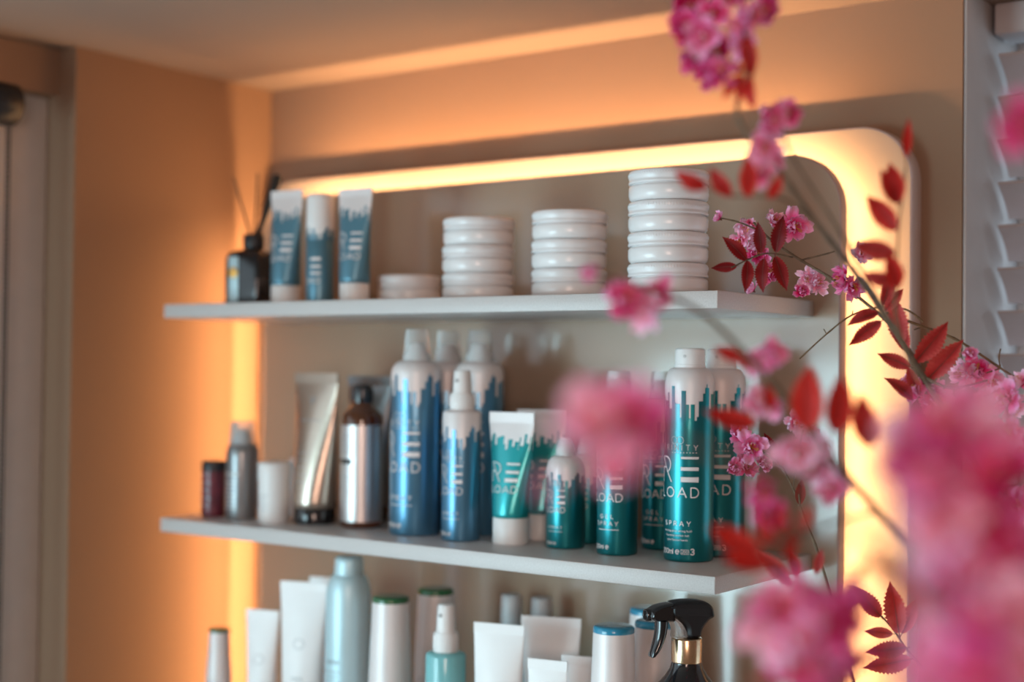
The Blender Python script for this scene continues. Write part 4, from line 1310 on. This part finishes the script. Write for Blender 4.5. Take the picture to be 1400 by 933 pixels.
# leaf sprays
b = Branch('upright thin spray of red leaves before the lit rim of the backing board', [[(1255, 520, 1.12), (1226, 440, 1.10), (1226, 370, 1.10), (1230, 300, 1.10), (1238, 235, 1.10), (1241, 200, 1.10)]], 0.0012, 0.0006, 'twig', 'leaf_spray', 'leaf spray', 'red leaf sprays among the blossom')
for q in ((1239, 215, 1243, 160), (1227, 278, 1203, 232), (1227, 278, 1216, 222), (1225, 314, 1184, 268), (1223, 348, 1166, 334), (1222, 385, 1178, 372), (1226, 395, 1212, 345)):
    b.leaf(*q, 1.09, w=0.55 if q[1] == 215 else 1.2, rust=q[1] in (348, 385), twist=random.uniform(-0.3, 0.3))
b = Branch('small hanging spray of red leaves beside the topmost white tin', [[(1120, 310, 1.08), (1078, 276, 1.04), (1045, 268, 1.03), (1005, 268, 1.03), (968, 258, 1.02)]], 0.0012, 0.0006, 'twig', 'leaf_spray', 'leaf spray', 'red leaf sprays among the blossom')
for q in ((1000, 268, 970, 228), (1023, 269, 1022, 212), (1052, 272, 1068, 236), (966, 256, 922, 232)):
    b.leaf(*q, 1.02, w=1.1, twist=random.uniform(-0.4, 0.4))
b = Branch('sharp spray of six toothed rust-red leaves before the lit board, low down', [[(1340, 1010, 1.33), (1290, 945, 1.34), (1243, 893, 1.35), (1222, 862, 1.35), (1204, 842, 1.35)]], 0.0013, 0.0008, 'stem', 'leaf_spray', 'leaf spray', 'red leaf sprays among the blossom')
for q in ((1204, 843, 1166, 800), (1229, 866, 1216, 796), (1233, 866, 1253, 818), (1220, 867, 1182, 864), (1238, 886, 1182, 892), (1244, 902, 1180, 914)):
    b.leaf(*q, 1.34, rust=True, twist=random.uniform(-0.25, 0.25))

# branch with the single flower in focus
b = Branch('branch with one sharp pink flower in front of the second tall teal can', [[(1180, 980, 1.30), (1140, 830, 1.34), (1117, 752, 1.35), (1098, 705, 1.35), (1084, 668, 1.355), (1068, 640, 1.36), (1040, 616, 1.36)], [(1098, 705, 1.35), (1094, 690, 1.35), (1092, 676, 1.35)], [(1084, 668, 1.355), (1092, 620, 1.34), (1098, 588, 1.33)]], 0.0014, 0.0009)
b.blossom(1028, 612, 1.345, 0.0175, aim=(CAM - P(1028, 612, 1.345)).normalized() + Vector((0.1, 0, 0.1)), v=1)
b.blossom(1012, 592, 1.36, 0.0145); b.bud(1004, 640, 1.355, 0.0125); b.blossom(1046, 634, 1.365, 0.0135); b.blossom(1022, 636, 1.37, 0.0145)
b.blossom(1088, 578, 1.33, 0.0135, True); b.blossom(1108, 592, 1.34, 0.0125, True); b.blossom(1100, 604, 1.35, 0.012)
b.leaf(1093, 690, 1096, 655, 1.35); b.leaf(1062, 628, 1045, 592, 1.37)

# softer mid-depth branches
b = Branch('blurred branch with pale blossoms and upright red leaves overlapping the front panel edge', [[(1480, 1090, .95), (1330, 850, .96), (1200, 700, .96), (1140, 640, .95), (1085, 615, .95)], [(1200, 700, .96), (1150, 712, .92), (1060, 745, .86), (1040, 748, .84)], [(1160, 655, .95), (1120, 600, .95), (1110, 575, .95)], [(1130, 640, .95), (1080, 660, .95), (1050, 690, .95)]], 0.0026, 0.0013)
b.blossom(1088, 622, .94, 0.0170, True); b.blossom(1112, 640, .95, 0.0165, True); b.blossom(1135, 668, .97, 0.015, True); b.blossom(1120, 610, .96, 0.013, True)
b.blossom(1042, 676, .93, 0.0135, deep=True); b.blossom(1050, 702, .94, 0.0140, deep=True)
for q in ((1104, 588, 1107, 498), (1142, 592, 1148, 512), (1190, 610, 1176, 536)):
    b.leaf(*q, .95, w=1.2, twist=random.uniform(-0.2, 0.2))
for q in ((1040, 756, 970, 718), (1052, 770, 985, 762), (1066, 730, 1072, 690), (1100, 725, 1112, 690), (1058, 745, 1040, 705), (1075, 765, 1090, 720)):
    b.leaf(*q, .88, w=1.1)
b = Branch('blurred branch ending in a pink flower and bud in front of the tallest tins', [[(1480, 1100, .93), (1280, 800, .98), (1140, 630, 1.0), (1060, 530, .98), (1005, 470, .96), (955, 425, .95), (905, 402, .95)], [(905, 402, .95), (850, 385, .95), (815, 374, .95)]], 0.0026, 0.0016)
b.blossom(856, 408, .94, 0.0185); b.blossom(892, 402, .95, 0.0185); b.blossom(878, 430, .945, 0.0165, True); b.bud(806, 372, .95, 0.0098)
b.blossom(1045, 493, .99, 0.0165); b.blossom(1038, 548, 1.0, 0.0165, True); b.blossom(1052, 560, 1.01, 0.014, True); b.blossom(1060, 484, 1.0, 0.012)
for q in ((1025, 505, 1000, 478), (1052, 560, 1048, 520), (1034, 580, 962, 560), (1018, 492, 975, 476)):
    b.leaf(*q, .99, w=1.0)

# big blurred foreground masses
b = Branch('large blurred pink blossom cluster hanging before the gel spray can', [[(1470, 1080, .60), (1250, 800, .62), (1060, 660, .63), (920, 600, .63), (850, 575, .62)], [(850, 575, .62), (790, 640, .56), (748, 665, .54)]], 0.0020, 0.0010)
for q in ((808, 578, .62), (862, 566, .62), (835, 636, .61), (848, 590, .65), (826, 555, .66), (880, 590, .64)):
    b.blossom(*q, 0.0190 if q[1] < 620 else 0.0150, pale=q[0] in (808, 848, 826, 835), deep=q[0] in (862, 880))
b.bud(746, 665, .54, 0.0062)
b = Branch('blurred round pink blossom cluster under the shelf corner, beside the trigger spray', [[(1230, 1180, .74), (1170, 1000, .75), (1120, 880, .76), (1105, 800, .78)]], 0.0022, 0.0012)
for q in ((1062, 828), (1108, 815), (1148, 832), (1098, 868), (1138, 884), (1082, 905), (1118, 928), (1160, 905), (1128, 850)):
    b.blossom(*q, .75 + random.uniform(-.03, .03), 0.0185, pale=random.random() < .2, deep=random.random() < .75)
b.blossom(1042, 862, .73, 0.0165, True); b.blossom(1058, 890, .72, 0.014, True)
for q in ((1076, 792, 1036, 752), (1090, 790, 1076, 748), (1116, 785, 1124, 750), (1080, 800, 1058, 778)):
    b.leaf(*q, 1.18, rust=True)
b.leaf(1165, 800, 1185, 765, .78); b.leaf(1080, 925, 1025, 930, .78)
MASS = [('uppermost big blurred pink blossom mass in front of the right window blind', [(1240, 602, .66), (1285, 578, .61), (1342, 592, .62), (1262, 672, .58), (1368, 645, .60), (1325, 560, .66), (1255, 640, .64)], [(1470, 1080, .60), (1400, 800, .61), (1330, 640, .62), (1290, 590, .63)]),
        ('middle big blurred pink blossom mass along the photo\'s right edge, between two others', [(1288, 712, .59), (1345, 722, .60), (1272, 748, .61), (1322, 775, .57), (1392, 745, .60), (1300, 690, .64), (1375, 790, .60), (1300, 792, .62)], [(1480, 1090, .60), (1430, 900, .60), (1350, 780, .60), (1300, 720, .60)]),
        ('lowest big blurred pink blossom mass filling the bottom right corner', [(1306, 868, .58), (1350, 850, .56), (1398, 835, .57), (1292, 922, .58), (1340, 925, .55), (1396, 915, .55), (1320, 895, .62), (1282, 880, .64), (1370, 885, .60)], [(1480, 1100, .58), (1420, 1000, .58), (1350, 920, .58), (1310, 880, .58)])]
for lab, bl_, st in MASS:
    b = Branch(lab, [st], 0.0026, 0.0014)
    for i, q in enumerate(bl_):
        b.blossom(*q, 0.0195, pale=(i % 5 in (0, 2)), deep=(i % 5 in (1, 4)))
    q = bl_[2]
    b.leaf(q[0] - 30, q[1] + 40, q[0] - 90, q[1] + 15, q[2] + 0.06)
    b.leaf(q[0] - 20, q[1] + 90, q[0] - 45, q[1] + 40, q[2] - 0.01)
b = Branch('single magenta flower at the photo\'s right edge in front of the upper blind slats', [[(1500, 700, .72), (1460, 400, .71), (1425, 250, .70), (1405, 190, .70)]], 0.0018, 0.0010)
b.blossom(1402, 172, .70, 0.0175, deep=True); b.blossom(1412, 185, .71, 0.015)

# ------------------------------------------------------------------ light
def area(name, pos, target, sx, sy, power, col):
    ld = bpy.data.lights.new(name, 'AREA'); ld.shape = 'RECTANGLE'; ld.size = sx; ld.size_y = sy; ld.energy = power; ld.color = col
    o = bpy.data.objects.new(name, ld); COL.objects.link(o)
    o.location = pos
    o.rotation_euler = (Vector(target) - Vector(pos)).to_track_quat('-Z', 'Y').to_euler()
    return o
area('window_daylight', (-0.94, -1.35, ZT - 0.55), (0.4, -0.8, ZT - 0.55), 1.7, 1.0, 52, (0.58, 0.90, 1.0))
area('front_fill', (-0.72, -2.35, ZT - 0.40), (-0.1, 0, ZT - 0.35), 0.9, 1.2, 4, (0.66, 0.91, 1.0))  # added cool fill for front faces, no window stands here
area('warm_fill', (1.15, -1.95, ZT + 0.05), (0.1, -0.2, ZT - 0.25), 0.6, 0.7, 15.0, (1.0, 0.70, 0.58))  # added warm fill behind the camera, brightens blossoms and shelf contents
area('window_daylight_right', (0.70, YW + 0.205, ZT - 0.3), (0.70, -2, ZT - 0.4), 1.0, 1.2, 3, (0.70, 0.90, 1.0))

w = bpy.data.worlds.new('world'); SC.world = w; w.use_nodes = True
bg = w.node_tree.nodes['Background']
bg.inputs[0].default_value = (0.62, 0.43, 0.34, 1); bg.inputs[1].default_value = 0.24

SC.view_settings.view_transform = 'Standard'
SC.view_settings.look = 'None'
SC.view_settings.gamma = 1.0
SC.view_settings.exposure = 0.0
SC.view_settings.use_curve_mapping = False
SC.cycles.use_denoising = True
SC.cycles.max_bounces = 8
SC.cycles.sample_clamp_indirect = 6.0
